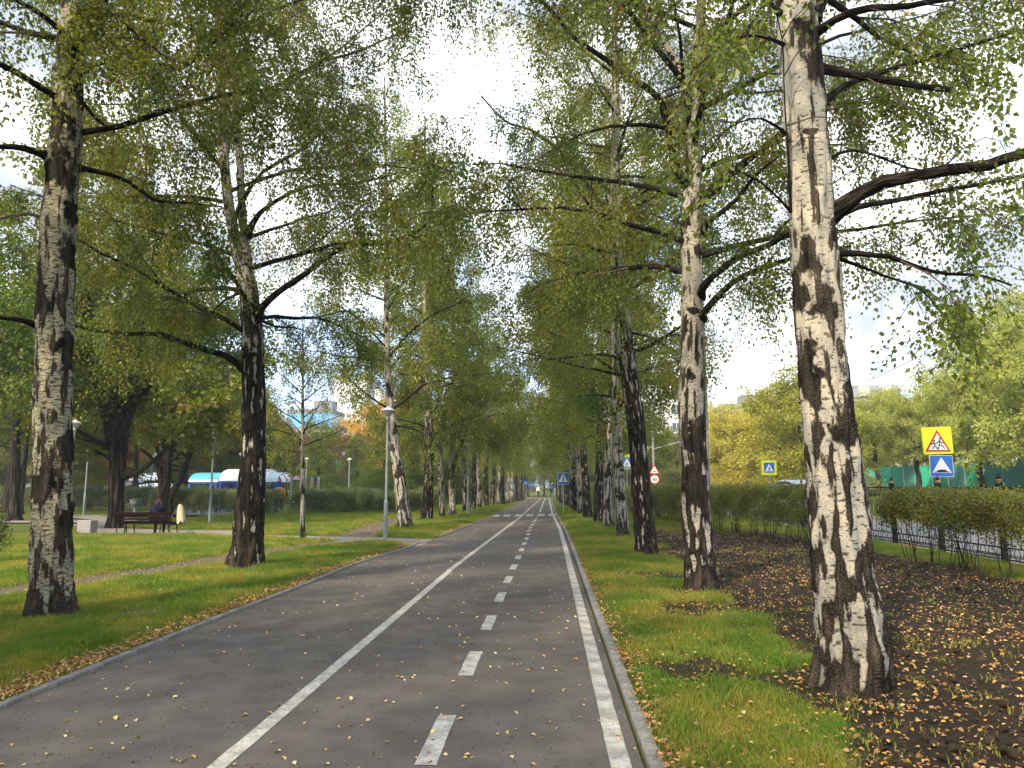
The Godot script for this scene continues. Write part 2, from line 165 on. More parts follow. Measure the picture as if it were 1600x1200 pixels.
# ---------------------------------------------------------------- mesh helpers
class MB:
	var v := PackedVector3Array()
	var n := PackedVector3Array()
	var uv := PackedVector2Array()
	var c := PackedColorArray()
	var i := PackedInt32Array()
	var col := Color.WHITE
	func vert(p: Vector3, nn: Vector3, u := Vector2.ZERO) -> int:
		v.append(p); n.append(nn); uv.append(u); c.append(col)
		return v.size() - 1
	func face(a: Vector3, b: Vector3, d: Vector3, out: Vector3) -> void:
		var nn := (d - a).cross(b - a)
		var flip := nn.dot(out) < 0.0
		nn = nn.normalized() * (-1.0 if flip else 1.0)
		var k := v.size()
		vert(a, nn); vert(b, nn); vert(d, nn)
		if flip:
			i.append_array([k, k + 2, k + 1])
		else:
			i.append_array([k, k + 1, k + 2])
	func quad(a: Vector3, b: Vector3, d: Vector3, e: Vector3, out: Vector3, ua := Vector2(0, 0), ub := Vector2(1, 0), ud := Vector2(1, 1), ue := Vector2(0, 1)) -> void:
		var nn := (d - a).cross(b - a)
		var flip := nn.dot(out) < 0.0
		nn = nn.normalized() * (-1.0 if flip else 1.0)
		var k := v.size()
		vert(a, nn, ua); vert(b, nn, ub); vert(d, nn, ud); vert(e, nn, ue)
		if flip:
			i.append_array([k, k + 2, k + 1, k, k + 3, k + 2])
		else:
			i.append_array([k, k + 1, k + 2, k, k + 2, k + 3])
	func box(at: Vector3, size: Vector3, bas := Basis()) -> void:
		var h := size * 0.5
		for ax in 3:
			for s in [-1.0, 1.0]:
				var d := Vector3.ZERO; d[ax] = s * h[ax]
				var p := Vector3.ZERO; p[(ax + 1) % 3] = h[(ax + 1) % 3]
				var q := Vector3.ZERO; q[(ax + 2) % 3] = h[(ax + 2) % 3]
				quad(at + bas * (d - p - q), at + bas * (d + p - q), at + bas * (d + p + q), at + bas * (d - p + q), bas * d)
	func cbox(at: Vector3, size: Vector3, ch: float, bas := Basis()) -> void:   # a box with chamfered edges
		var h := size * 0.5
		var e := h - Vector3(ch, ch, ch)
		for ax in 3:
			for s in [-1.0, 1.0]:
				var d := Vector3.ZERO; d[ax] = s * h[ax]
				var p := Vector3.ZERO; p[(ax + 1) % 3] = e[(ax + 1) % 3]
				var q := Vector3.ZERO; q[(ax + 2) % 3] = e[(ax + 2) % 3]
				quad(at + bas * (d - p - q), at + bas * (d + p - q), at + bas * (d + p + q), at + bas * (d - p + q), bas * d)
		for ax in 3:
			var b1 := (ax + 1) % 3
			var b2 := (ax + 2) % 3
			for s in [-1.0, 1.0]:
				for t in [-1.0, 1.0]:
					var p1 := Vector3.ZERO; p1[b1] = s * h[b1]; p1[b2] = t * e[b2]
					var p2 := Vector3.ZERO; p2[b1] = s * e[b1]; p2[b2] = t * h[b2]
					var l := Vector3.ZERO; l[ax] = e[ax]
					quad(at + bas * (p1 - l), at + bas * (p1 + l), at + bas * (p2 + l), at + bas * (p2 - l), bas * (p1 + p2))
		for sx in [-1.0, 1.0]:
			for sy in [-1.0, 1.0]:
				for sz in [-1.0, 1.0]:
					var s3 := Vector3(sx, sy, sz)
					face(at + bas * (s3 * Vector3(h.x, e.y, e.z)), at + bas * (s3 * Vector3(e.x, h.y, e.z)), at + bas * (s3 * Vector3(e.x, e.y, h.z)), bas * s3)
	func tube(pts: PackedVector3Array, rad: PackedFloat32Array, sides := 8, cap := true, vs := 1.0) -> void:
		var t0 := (pts[1] - pts[0]).normalized()
		var n1 := t0.cross(Vector3(0.31, 0.2, 0.93)).normalized()
		var k := v.size()
		var len := 0.0
		for a in pts.size():
			var t := (pts[mini(a + 1, pts.size() - 1)] - pts[maxi(a - 1, 0)]).normalized()
			n1 = (n1 - t * n1.dot(t)).normalized()
			var n2 := t.cross(n1)
			if a > 0:
				len += pts[a].distance_to(pts[a - 1])
			for b in sides + 1:
				var th := TAU * b / sides
				var d := n1 * cos(th) + n2 * sin(th)
				vert(pts[a] + d * rad[a], d, Vector2(float(b) / sides, len * vs))
		for a in pts.size() - 1:
			for b in sides:
				var p := k + a * (sides + 1) + b
				var q := p + sides + 1
				i.append_array([p, q, p + 1, p + 1, q, q + 1])
		if cap:
			for e in [0, pts.size() - 1]:
				var base: int = k + int(e) * (sides + 1)
				var out := -t0 if e == 0 else (pts[e] - pts[e - 1]).normalized()
				for b in range(1, sides - 1):
					face(v[base], v[base + b], v[base + b + 1], out)
	func rod(a: Vector3, b: Vector3, r := 0.02, sides := 8, r2 := -1.0) -> void:
		tube(PackedVector3Array([a, b]), PackedFloat32Array([r, r if r2 < 0.0 else r2]), sides)
	func lathe(profile: Array, sides: int, at := Vector3.ZERO) -> void:      # profile: Vector2(radius, height), flat shaded between rows, smooth round
		for a in profile.size() - 1:
			var p: Vector2 = profile[a]
			var q: Vector2 = profile[a + 1]
			var sl := Vector2(q.y - p.y, p.x - q.x).normalized()
			var k := v.size()
			for b in sides + 1:
				var th := TAU * b / sides
				var d := Vector3(cos(th), 0, sin(th))
				var nn := (d * sl.x + Vector3.UP * sl.y).normalized()
				vert(at + d * p.x + Vector3.UP * p.y, nn, Vector2(float(b) / sides, p.y)); vert(at + d * q.x + Vector3.UP * q.y, nn, Vector2(float(b) / sides, q.y))
			for b in sides:
				var e := k + b * 2
				i.append_array([e, e + 2, e + 1, e + 1, e + 2, e + 3])
	func prism(poly: PackedVector2Array, z0: float, z1: float, x := Transform3D()) -> void:   # polygon in x,y pushed from z0 to z1
		var tri := Geometry2D.triangulate_polygon(poly)
		var cw := 0.0
		for k in poly.size():
			cw += poly[k].cross(poly[(k + 1) % poly.size()])
		for k in range(0, tri.size(), 3):
			for z in [z0, z1]:
				var a := poly[tri[k]]
				var b := poly[tri[k + 1]]
				var d := poly[tri[k + 2]]
				face(x * Vector3(a.x, a.y, z), x * Vector3(b.x, b.y, z), x * Vector3(d.x, d.y, z), x.basis * Vector3(0, 0, signf(z - (z0 + z1) * 0.5)))
		for k in poly.size():
			var a := poly[k]
			var b := poly[(k + 1) % poly.size()]
			var o := Vector2(b.y - a.y, a.x - b.x) * signf(cw)
			quad(x * Vector3(a.x, a.y, z0), x * Vector3(b.x, b.y, z0), x * Vector3(b.x, b.y, z1), x * Vector3(a.x, a.y, z1), x.basis * Vector3(o.x, o.y, 0))
	func stroke(a: Vector2, b: Vector2, w: float, z0: float, z1: float) -> void:
		var d := (b - a).normalized() * w * 0.5
		var e := Vector2(-d.y, d.x)
		prism(PackedVector2Array([a - d - e, b + d - e, b + d + e, a - d + e]), z0, z1)
	func ball(at: Vector3, r: Vector3, sides := 10) -> void:
		var prof := []
		var k := v.size()
		for a in sides / 2 + 1:
			var th := PI * a / (sides / 2)
			prof.append(Vector2(sin(th), -cos(th)))
		for a in prof.size():
			for b in sides + 1:
				var ph := TAU * b / sides
				var d := Vector3(cos(ph) * prof[a].x, prof[a].y, sin(ph) * prof[a].x)
				vert(at + d * r, (d / r).normalized(), Vector2(float(b) / sides, prof[a].y))
		for a in prof.size() - 1:
			for b in sides:
				var p := k + a * (sides + 1) + b
				var q := p + sides + 1
				i.append_array([p, p + 1, q, p + 1, q + 1, q])
	func add(o: MB, x: Transform3D) -> void:
		var k := v.size()
		for a in o.v.size():
			v.append(x * o.v[a]); n.append((x.basis * o.n[a]).normalized()); uv.append(o.uv[a]); c.append(o.c[a])
		for a in o.i:
			i.append(a + k)
	func mesh(m: Material = null, flat := false) -> ArrayMesh:
		var a := []
		a.resize(Mesh.ARRAY_MAX)
		a[Mesh.ARRAY_VERTEX] = v
		if not flat:
			a[Mesh.ARRAY_NORMAL] = n
		a[Mesh.ARRAY_TEX_UV] = uv
		a[Mesh.ARRAY_COLOR] = c
		a[Mesh.ARRAY_INDEX] = i
		var r := ArrayMesh.new()
		r.add_surface_from_arrays(Mesh.PRIMITIVE_TRIANGLES, a)
		if m:
			r.surface_set_material(0, m)
		return r

var rng := RandomNumberGenerator.new()
func rf(a: float, b: float) -> float: return rng.randf_range(a, b)

func part(called: String, mb: MB, m: Material, parent: Node = self) -> MeshInstance3D:
	var o := MeshInstance3D.new()
	o.name = called
	o.mesh = mb.mesh(m)
	parent.add_child(o, true)
	return o
func put(called: String, me: Mesh, parent: Node, at: Transform3D) -> MeshInstance3D:
	var o := MeshInstance3D.new()
	o.name = called
	o.mesh = me
	o.transform = at
	parent.add_child(o, true)
	return o
func thing(called: String, label: String, category: String, at := Vector3.ZERO, turn := 0.0, group := "") -> Node3D:
	var o := Node3D.new()
	o.name = called
	o.position = at
	o.rotation.y = turn
	add_child(o, true)
	return tag(o, label, category, group)
func tag(o: Node3D, label: String, category: String, group := "") -> Node3D:
	o.set_meta("label", label)
	o.set_meta("category", category)
	if group:
		o.set_meta("group", group)
	return o
func struct(called: String, mb: MB, m: Material) -> MeshInstance3D:
	var o := part(called, mb, m)
	o.set_meta("kind", "structure")
	return o
func dup(o: Node3D, called: String, label: String, at: Vector3, turn := 0.0, size := 1.0) -> Node3D:
	var r: Node3D = o.duplicate()
	r.name = called
	add_child(r, true)
	r.position = at
	r.rotation.y = turn
	r.scale = Vector3.ONE * size
	r.set_meta("label", label)
	return r
func stuff(called: String, me: Mesh, xf: Array, cols: PackedColorArray, parent: Node = self) -> MultiMeshInstance3D:
	var mm := MultiMesh.new()
	mm.transform_format = MultiMesh.TRANSFORM_3D
	mm.use_colors = true
	mm.mesh = me
	mm.instance_count = xf.size()
	for k in xf.size():
		mm.set_instance_transform(k, xf[k])
		mm.set_instance_color(k, cols[k])
	var o := MultiMeshInstance3D.new()
	o.name = called
	o.multimesh = mm
	o.set_meta("kind", "stuff")
	parent.add_child(o, true)
	return o

# ---------------------------------------------------------------- materials
func srgb(r: float, g: float, b: float) -> Color: return Color(r, g, b).linear_to_srgb()
func mat(c: Color, rough := 0.7, metal := 0.0) -> StandardMaterial3D:
	var m := StandardMaterial3D.new()
	m.albedo_color = c
	m.roughness = rough
	m.metallic = metal
	return m
func noise(freq: float, sd: int, oct := 4, kind := FastNoiseLite.TYPE_SIMPLEX_SMOOTH) -> FastNoiseLite:
	var f := FastNoiseLite.new()
	f.noise_type = kind
	f.frequency = freq
	f.seed = sd
	f.fractal_octaves = oct
	f.fractal_type = FastNoiseLite.FRACTAL_FBM if oct > 1 else FastNoiseLite.FRACTAL_NONE
	return f
func grey(n: FastNoiseLite, w: int, h: int) -> Image:
	var im := n.get_seamless_image(w, h, false, false, 0.12)
	im.convert(Image.FORMAT_L8)
	return im
func surface_texture(sz: int, sd: int, lo: float, hi: float, f1: float, f2: float, mixf: float) -> Array:   # [colour texture, height texture] of mottled grain
	var a := grey(noise(f1, sd, 3), sz, sz).get_data()
	var b := grey(noise(f2, sd + 1, 2), sz, sz).get_data()
	var out := PackedByteArray()
	var hh := PackedByteArray()
	out.resize(sz * sz)
	hh.resize(sz * sz)
	for k in sz * sz:
		var x := (a[k] * (1.0 - mixf) + b[k] * mixf) / 255.0
		out[k] = int(255.0 * clampf(lo + (hi - lo) * clampf((x - 0.5) * 1.8 + 0.5, 0.0, 1.0), 0.0, 1.0))
		hh[k] = int(x * 255.0)
	return [ImageTexture.create_from_image(Image.create_from_data(sz, sz, false, Image.FORMAT_L8, out)), ImageTexture.create_from_image(Image.create_from_data(sz, sz, false, Image.FORMAT_L8, hh))]
func grained(c: Color, rough: float, tex: Array, scale: float, relief := 0.0, vertex := false) -> StandardMaterial3D:
	var m := mat(c, rough)
	m.albedo_texture = tex[0]
	m.uv1_triplanar = true
	m.uv1_world_triplanar = true
	m.uv1_scale = Vector3.ONE * scale
	m.vertex_color_use_as_albedo = vertex
	if relief > 0.0:
		m.heightmap_enabled = true
		m.heightmap_texture = tex[1]
		m.heightmap_scale = relief
	return m
func blotched(m: StandardMaterial3D, tex: Array, scale: float, share := 1.0) -> void:   # a second, broad pattern multiplied over the first
	var im: Image = (tex[0] as ImageTexture).get_image().duplicate()
	im.convert(Image.FORMAT_RGBA8)
	if share < 1.0:
		for y in im.get_height():
			for x in im.get_width():
				var c := im.get_pixel(x, y)
				c.a = share
				im.set_pixel(x, y, c)
	m.detail_enabled = true
	m.detail_albedo = ImageTexture.create_from_image(im)
	m.detail_blend_mode = BaseMaterial3D.BLEND_MODE_MUL
	m.detail_uv_layer = BaseMaterial3D.DETAIL_UV_2
	m.uv2_triplanar = true
	m.uv2_world_triplanar = true
	m.uv2_scale = Vector3.ONE * scale

var M := {}

# ---------------------------------------------------------------- bark
const BARK_H := 9.0            # metres of trunk that one texture covers
func birch_bark(sd: int, dark: Curve, scars_per_m: float, tone := 0.60, mottle := 0.0) -> StandardMaterial3D:
	# white papery bark with lenticels, black chevron scars, and dark furrowed plates that close up towards the foot
	var W := 384
	var H := 1792
	rng.seed = sd
	var warp := grey(noise(0.02, sd, 3), W, H).get_data()
	var warp2 := grey(noise(0.016, sd + 7, 3), W, H).get_data()
	var fine := grey(noise(0.22, sd + 1, 3), W, H).get_data()
	var fi := grey(noise(0.028, sd + 2, 4), W, 448); fi.resize(W, H, Image.INTERPOLATE_CUBIC)
	var fiss := fi.get_data()
	var li := grey(noise(0.13, sd + 3, 2), 96, H); li.resize(W, H, Image.INTERPOLATE_CUBIC)
	var lent := li.get_data()
	var dk := PackedFloat32Array()
	dk.resize(W * H)
	var ppm := H / BARK_H
	var count := int(BARK_H * scars_per_m)
	for s in count:
		var cy := (float(s) + rf(0.0, 0.9)) / count * H
		var hm := cy / ppm
		var cx := rf(0, W)
		var kind := rng.randf()
		if hm < 1.35:
			continue
		var w := rf(40, 112) * (1.35 if kind < 0.5 else 0.85)
		var h := w * rf(0.5, 0.95)
		if kind > 0.78:
			h = w * 0.16; w *= 1.2
		elif kind > 0.55 and hm < 5.0:
			w *= 0.5; h = w * rf(1.8, 3.2)
		for y in range(int(cy - h * 1.3), int(cy + h * 0.6) + 1):
			if y < 0 or y >= H:
				continue
			for x in range(int(cx - w), int(cx + w) + 1):
				var xx := posmod(x, W)
				var k := y * W + xx
				var dx := (x - cx) / w * 2.0 + (warp[k] - 128) / 128.0 * 0.5
				var dy := (cy - y) / h + (warp2[k] - 128) / 128.0 * 0.35     # 0 at the apex (top), grows downwards
				var e := 0.0
				if kind > 0.78:
					e = 1.0 - sqrt(dx * dx + dy * dy)
				elif kind > 0.55 and hm < 5.0:
					e = 1.0 - absf(dx) * 1.4 - absf(dy - 0.3)
				else:
					e = minf((dy * 1.15 - absf(dx) * 0.9) * 2.0, (1.0 + 0.35 * (1.0 - dx * dx) * (fiss[k] / 128.0) - dy) * 2.2)
				if e > 0.0:
					dk[k] = maxf(dk[k], minf(1.0, e * 3.2))
	var img := PackedByteArray(); img.resize(W * H * 3)
	var hgt := PackedByteArray(); hgt.resize(W * H)
	for y in H:
		var hm := y / ppm
		var th := dark.sample_baked(hm / BARK_H) * 2.0 - 1.0
		for x in W:
			var k := y * W + x
			var f := (fiss[k] - 128) / 128.0 * 1.25 + (warp[k] - 128) / 128.0 * 0.35 + (fine[k] - 128) / 128.0 * 0.22
			var d := clampf((f - th) * 5.0, 0.0, 1.0)
			var base := smoothstep(0.62, 0.22, hm - f * 0.42)
			var s := dk[k]
			if s > 0.0:
				s = clampf(s + (fine[k] - 128) / 128.0 * 0.7, 0.0, 1.0)
			d = maxf(maxf(d, s), base)
			var l := clampf(((lent[k] - 128) / 128.0 - 0.30) * 3.4, 0.0, 0.7) * (1.0 - d)
			var g := (fine[k] - 128) / 128.0
			var ww := (warp2[k] - 128) / 128.0
			var lv := (lent[k] - 128) / 128.0
			var white := tone + g * (0.12 + mottle * 0.2) + ww * 0.11 - mottle * maxf(lv * 0.5 + ww * 0.25 + 0.05, 0.0)
			var cr := white
			var cg := white * 0.975 - maxf(ww, 0.0) * 0.03
			var cb := white * (0.925 - mottle * 0.12) - maxf(ww, 0.0) * 0.07
			var b := 0.125 + g * 0.09 + ww * 0.04 + f * 0.11 + base * 0.04 + (1.0 - d) * 0.1
			var q := maxf(d, l)
			var o := k * 3
			img[o] = int(255.0 * clampf(lerpf(cr, b * 1.12, q), 0.0, 1.0))
			img[o + 1] = int(255.0 * clampf(lerpf(cg, b * 1.0, q), 0.0, 1.0))
			img[o + 2] = int(255.0 * clampf(lerpf(cb, b * 0.90, q), 0.0, 1.0))
			hgt[k] = int(clampf(100.0 + d * (40.0 + g * 16.0 + f * 120.0) - l * 30.0 + g * 9.0, 0.0, 255.0))
	var m := mat(Color.WHITE, 0.85)
	m.metallic_specular = 0.15
	m.albedo_texture = ImageTexture.create_from_image(Image.create_from_data(W, H, false, Image.FORMAT_RGB8, img))
	m.heightmap_enabled = true
	m.heightmap_texture = ImageTexture.create_from_image(Image.create_from_data(W, H, false, Image.FORMAT_L8, hgt))
	m.heightmap_scale = 3.0
	return m
func brown_bark(sd: int, c: Color) -> StandardMaterial3D:
	var W := 256
	var fi := grey(noise(0.05, sd, 4), W, 128); fi.resize(W, 512, Image.INTERPOLATE_CUBIC)
	var a := fi.get_data()
	var b := grey(noise(0.2, sd + 1, 2), W, 512).get_data()
	var out := PackedByteArray(); out.resize(W * 512)
	for k in W * 512:
		out[k] = int(clampf(140.0 + (a[k] - 128) * 1.1 + (b[k] - 128) * 0.5, 30.0, 255.0))
	var t := ImageTexture.create_from_image(Image.create_from_data(W, 512, false, Image.FORMAT_L8, out))
	var m := mat(c, 0.9)
	m.metallic_specular = 0.2
	m.albedo_texture = t
	m.heightmap_enabled = true
	m.heightmap_texture = t
	m.heightmap_scale = 1.5
	return m

# ---------------------------------------------------------------- trees
func unpack(a: Array, pts: PackedVector3Array, rad: PackedFloat32Array, off := Vector3.ZERO) -> void:
	for k in range(0, a.size(), 4):
		pts.append(Vector3(a[k], a[k + 1], a[k + 2]) - off)
		rad.append(a[k + 3])
func smooth_path(pts: PackedVector3Array, rad: PackedFloat32Array, step: float) -> Array:   # Catmull-Rom through the joints
	var op := PackedVector3Array()
	var orr := PackedFloat32Array()
	for k in pts.size() - 1:
		var p0 := pts[maxi(k - 1, 0)]
		var p3 := pts[mini(k + 2, pts.size() - 1)]
		var l := pts[k].distance_to(pts[k + 1])
		var m := maxi(1, int(ceil(l / step)))
		for s in m:
			var t := float(s) / m
			op.append(pts[k].cubic_interpolate(pts[k + 1], p0, p3, t))
			orr.append(lerpf(rad[k], rad[k + 1], t))
	op.append(pts[pts.size() - 1])
	orr.append(rad[rad.size() - 1])
	return [op, orr]
func trunk_mesh(pts: PackedVector3Array, rad: PackedFloat32Array, sides: int, step: float, sd: int, rough: float, flare := 0.3) -> MB:
	var sp := smooth_path(pts, rad, step)
	var p: PackedVector3Array = sp[0]
	var r: PackedFloat32Array = sp[1]
	var mb := MB.new()
	var nf := noise(1.0, sd, 3)
	var spin := (sd % 17) * 0.37
	var k0 := 0
	var h := 0.0
	for a in p.size():
		if a > 0:
			h += p[a].distance_to(p[a - 1])
		var t := (p[mini(a + 1, p.size() - 1)] - p[maxi(a - 1, 0)]).normalized()
		var n1 := (Vector3(cos(spin), 0, sin(spin)) - t * t.dot(Vector3(cos(spin), 0, sin(spin)))).normalized()
		var n2 := n1.cross(t)
		var hv := h
		if hv > BARK_H * 0.97:
			hv = BARK_H * (0.97 - 0.4 * pingpong((h - BARK_H * 0.97) / (BARK_H * 0.4), 1.0))
		for b in sides + 1:
			var th := TAU * (b % sides) / sides
			var d := n1 * cos(th) + n2 * sin(th)
			var low := exp(-h * 0.55)
			var root := exp(-h * 5.0) * flare * (0.6 + 0.55 * cos(5.0 * th + sd) + 0.3 * cos(3.0 * th + sd * 1.7))
			var bump := nf.get_noise_3d(cos(th) * 5.0, h * 0.9, sin(th) * 5.0) * (0.35 + 0.65 * low) * 0.10 + nf.get_noise_3d(cos(th) * 1.4 + 9.0, h * 1.6, sin(th) * 1.4) * 0.10
			var fine := nf.get_noise_3d(cos(th) * 16.0, h * 7.0, sin(th) * 16.0) * 0.05 * (0.4 + low)
			mb.vert(p[a] + d * r[a] * (1.0 + rough * (bump + fine) + root), d, Vector2(float(b) / sides * (1.0 if r[a] > 0.03 else 0.5), hv / BARK_H))
	# normals from the displaced surface
	var nn := PackedVector3Array()
	nn.resize(mb.v.size())
	for a in p.size() - 1:
		for b in sides:
			var q := a * (sides + 1) + b
			var e := q + sides + 1
			mb.i.append_array([q, q + 1, e, q + 1, e + 1, e])
			var fnn := (mb.v[e] - mb.v[q]).cross(mb.v[q + 1] - mb.v[q])
			nn[q] += fnn; nn[q + 1] += fnn; nn[e] += fnn; nn[e + 1] += fnn
	for a in p.size():
		var q := a * (sides + 1)
		var s := nn[q] + nn[q + sides]
		nn[q] = s; nn[q + sides] = s
	for a in nn.size():
		mb.n[a] = nn[a].normalized() if nn[a].length_squared() > 0.0 else mb.n[a]
	return mb

func spray_mesh(sd: int, leaves: int, length: float, leaf: float, width: float, spread: float, droop: float, bark: bool, m: Material) -> ArrayMesh:
	# a twig that hangs along -y with leaves along it; each leaf folded on its midrib
	rng.seed = sd
	var mb := MB.new()
	var pts := PackedVector3Array()
	var bend := rf(-0.4, 0.4)
	for k in 5:
		var t := k / 4.0
		pts.append(Vector3(sin(t * 2.0) * 0.22 * length * bend, -t * length, rf(-0.02, 0.02)))
	if bark:
		mb.col = Color(0.45, 0.28, 0.22)
		mb.tube(pts, PackedFloat32Array([0.003, 0.0025, 0.002, 0.0015, 0.001]), 3, false)
	for k in leaves:
		var t := (k + rf(0.2, 0.8)) / leaves
		var at := pts[0].lerp(pts[4], t) + Vector3(sin(t * 2.0) * 0.22 * length * bend * (1.0 - t) * 0.5, 0, 0)
		var az := k * 2.4 + rf(-0.5, 0.5)
		var out := Vector3(cos(az), 0, sin(az))
		at += out * rf(0.2, 1.0) * spread + Vector3(0, rf(-0.3, 0.3) * spread, 0)
		var d := (out * rf(0.4, 1.0) + Vector3.DOWN * droop * rf(0.6, 1.4)).normalized()
		var side := d.cross(Vector3(rf(-1, 1), rf(-0.4, 1), rf(-1, 1))).normalized()
		var up := side.cross(d)
		var s := leaf * rf(0.7, 1.25)
		var br := rf(0.72, 1.28)
		mb.col = Color(br * rf(0.92, 1.1), br, br * 0.95)
		if rng.randf() < 0.05:
			mb.col = Color(2.1, 1.35, 0.8)
		var b0 := mb.v.size()
		mb.vert(at, up); mb.vert(at + d * s * 0.42 + side * s * width + up * s * 0.1, up); mb.vert(at + d * s, up); mb.vert(at + d * s * 0.42 - side * s * width + up * s * 0.1, up)
		mb.i.append_array([b0, b0 + 1, b0 + 2, b0, b0 + 2, b0 + 3])
	return mb.mesh(m, true)

var leaf_x := []                          # transforms and tints of the crown that is being grown
var leaf_c := PackedColorArray()
var tint_noise: FastNoiseLite
func spray_at(p: Vector3, hang: Vector3, s: float, o: Dictionary) -> void:
	if o.has("clear") and p.y < 9.5 and Vector2(p.x, p.z).length() < float(o.clear):
		return
	if o.has("ymin") and p.y < float(o.ymin):
		return
	if o.has("clump") and tint_noise.get_noise_3d(p.x * 1.3 + 70.0, p.y * 1.3, p.z * 1.3) < rf(-0.42, 0.08) * float(o.clump):
		return
	var y := -hang.normalized()
	var x := y.cross(Vector3(rf(-1, 1), rf(-1, 1), rf(-1, 1))).normalized()
	if x.length_squared() < 0.5:
		return
	leaf_x.append(Transform3D(Basis(x * s, y * s, x.cross(y) * s), p))
	var q := tint_noise.get_noise_3dv(p * 0.9) * 0.9 + rf(-0.35, 0.35)
	var c: Color = o.tint
	var d: Color = o.tint2
	c = c.lerp(d, clampf(0.35 + q, 0.0, 1.0)) * rf(0.85, 1.15)
	if rng.randf() < o.get("turned", 0.015):
		c = Color(0.20, 0.115, 0.018)
	leaf_c.append(c)
func leafy(pts: PackedVector3Array, rad: PackedFloat32Array, tw: MB, o: Dictionary) -> void:
	# side twigs along a limb and leaf sprays along those
	var tot := 0.0
	for k in pts.size() - 1:
		tot += pts[k].distance_to(pts[k + 1])
	var start: float = o.get("bare", 0.2) * tot
	var at := start + rf(0, 0.2)
	var acc := 0.0
	var k := 0
	var step: float = o.step
	while at < tot + 0.01 and k < pts.size() - 1:
		var l := pts[k].distance_to(pts[k + 1])
		if acc + l < at and k < pts.size() - 2:
			acc += l
			k += 1
			continue
		var t := clampf((at - acc) / l, 0.0, 1.0)
		var p := pts[k].lerp(pts[k + 1], t)
		var tan := (pts[k + 1] - pts[k]) / l
		var f := at / tot
		var sub: float = o.sub * rf(0.5, 1.1) * (1.0 - 0.45 * f)
		var side := tan.cross(Vector3.UP)
		if side.length_squared() < 0.02:
			side = Vector3(rf(-1, 1), 0, rf(-1, 1))
		side = side.normalized() * (1.0 if rng.randf() < 0.5 else -1.0)
		var d := (tan * rf(0.2, 0.9) + side * rf(0.3, 1.0) + Vector3.UP * rf(-0.5, 0.7)).normalized()
		var droop: float = o.droop * rf(0.6, 1.3)
		var tp := PackedVector3Array()
		for s in 4:
			var u := s / 3.0
			tp.append(p + d * sub * u + Vector3.DOWN * droop * sub * u * u + Vector3(rf(-1, 1), rf(-1, 1), rf(-1, 1)) * 0.05 * sub * u)
		var r: float = minf(0.012, 0.006 + sub * 0.004) * float(o.get("twig", 1.0))
		tw.tube(tp, PackedFloat32Array([r, r * 0.7, r * 0.5, r * 0.3]), 3, false)
		var ns := int(sub * o.sprays * rf(0.7, 1.3)) + 1
		for s in ns:
			var u := rf(0.12, 1.0)
			var g := u * 3.0
			var gi := mini(int(g), 2)
			var q := tp[gi].lerp(tp[gi + 1], g - gi)
			var out := (tp[gi + 1] - tp[gi]).normalized()
			var hang: Vector3 = out.lerp(Vector3.DOWN, o.hang) + Vector3(rf(-1, 1), rf(-0.6, 0.6), rf(-1, 1)) * 0.55
			var sz: float = o.size * rf(0.6, 1.4)
			spray_at(q, hang, sz, o)
			if rng.randf() < o.get("strand", 0.0):          # pendulous strands
				var e := q + hang.normalized() * 0.38 * sz
				for m in 1 + rng.randi() % 3:
					spray_at(e, Vector3(rf(-0.2, 0.2), -1.0, rf(-0.2, 0.2)), sz * 0.9, o)
					e += Vector3(rf(-0.05, 0.05), -0.36 * sz, rf(-0.05, 0.05))
		at += step * rf(0.6, 1.4)
func limb_path(from: Vector3, az: float, el: float, length: float, droop: float, wig: float) -> PackedVector3Array:
	var d := Vector3(cos(az) * cos(el), sin(el), sin(az) * cos(el))
	var out := PackedVector3Array([from])
	var p := from
	var n := maxi(4, int(length / 0.6))
	for k in n:
		d = (d + Vector3(rf(-1, 1), rf(-1, 1) - droop, rf(-1, 1)) * wig).normalized()
		p += d * length / n
		out.append(p)
	return out
func taper(n: int, a: float, b: float) -> PackedFloat32Array:
	var r := PackedFloat32Array()
	for k in n:
		r.append(lerpf(a, b, float(k) / (n - 1)))
	return r

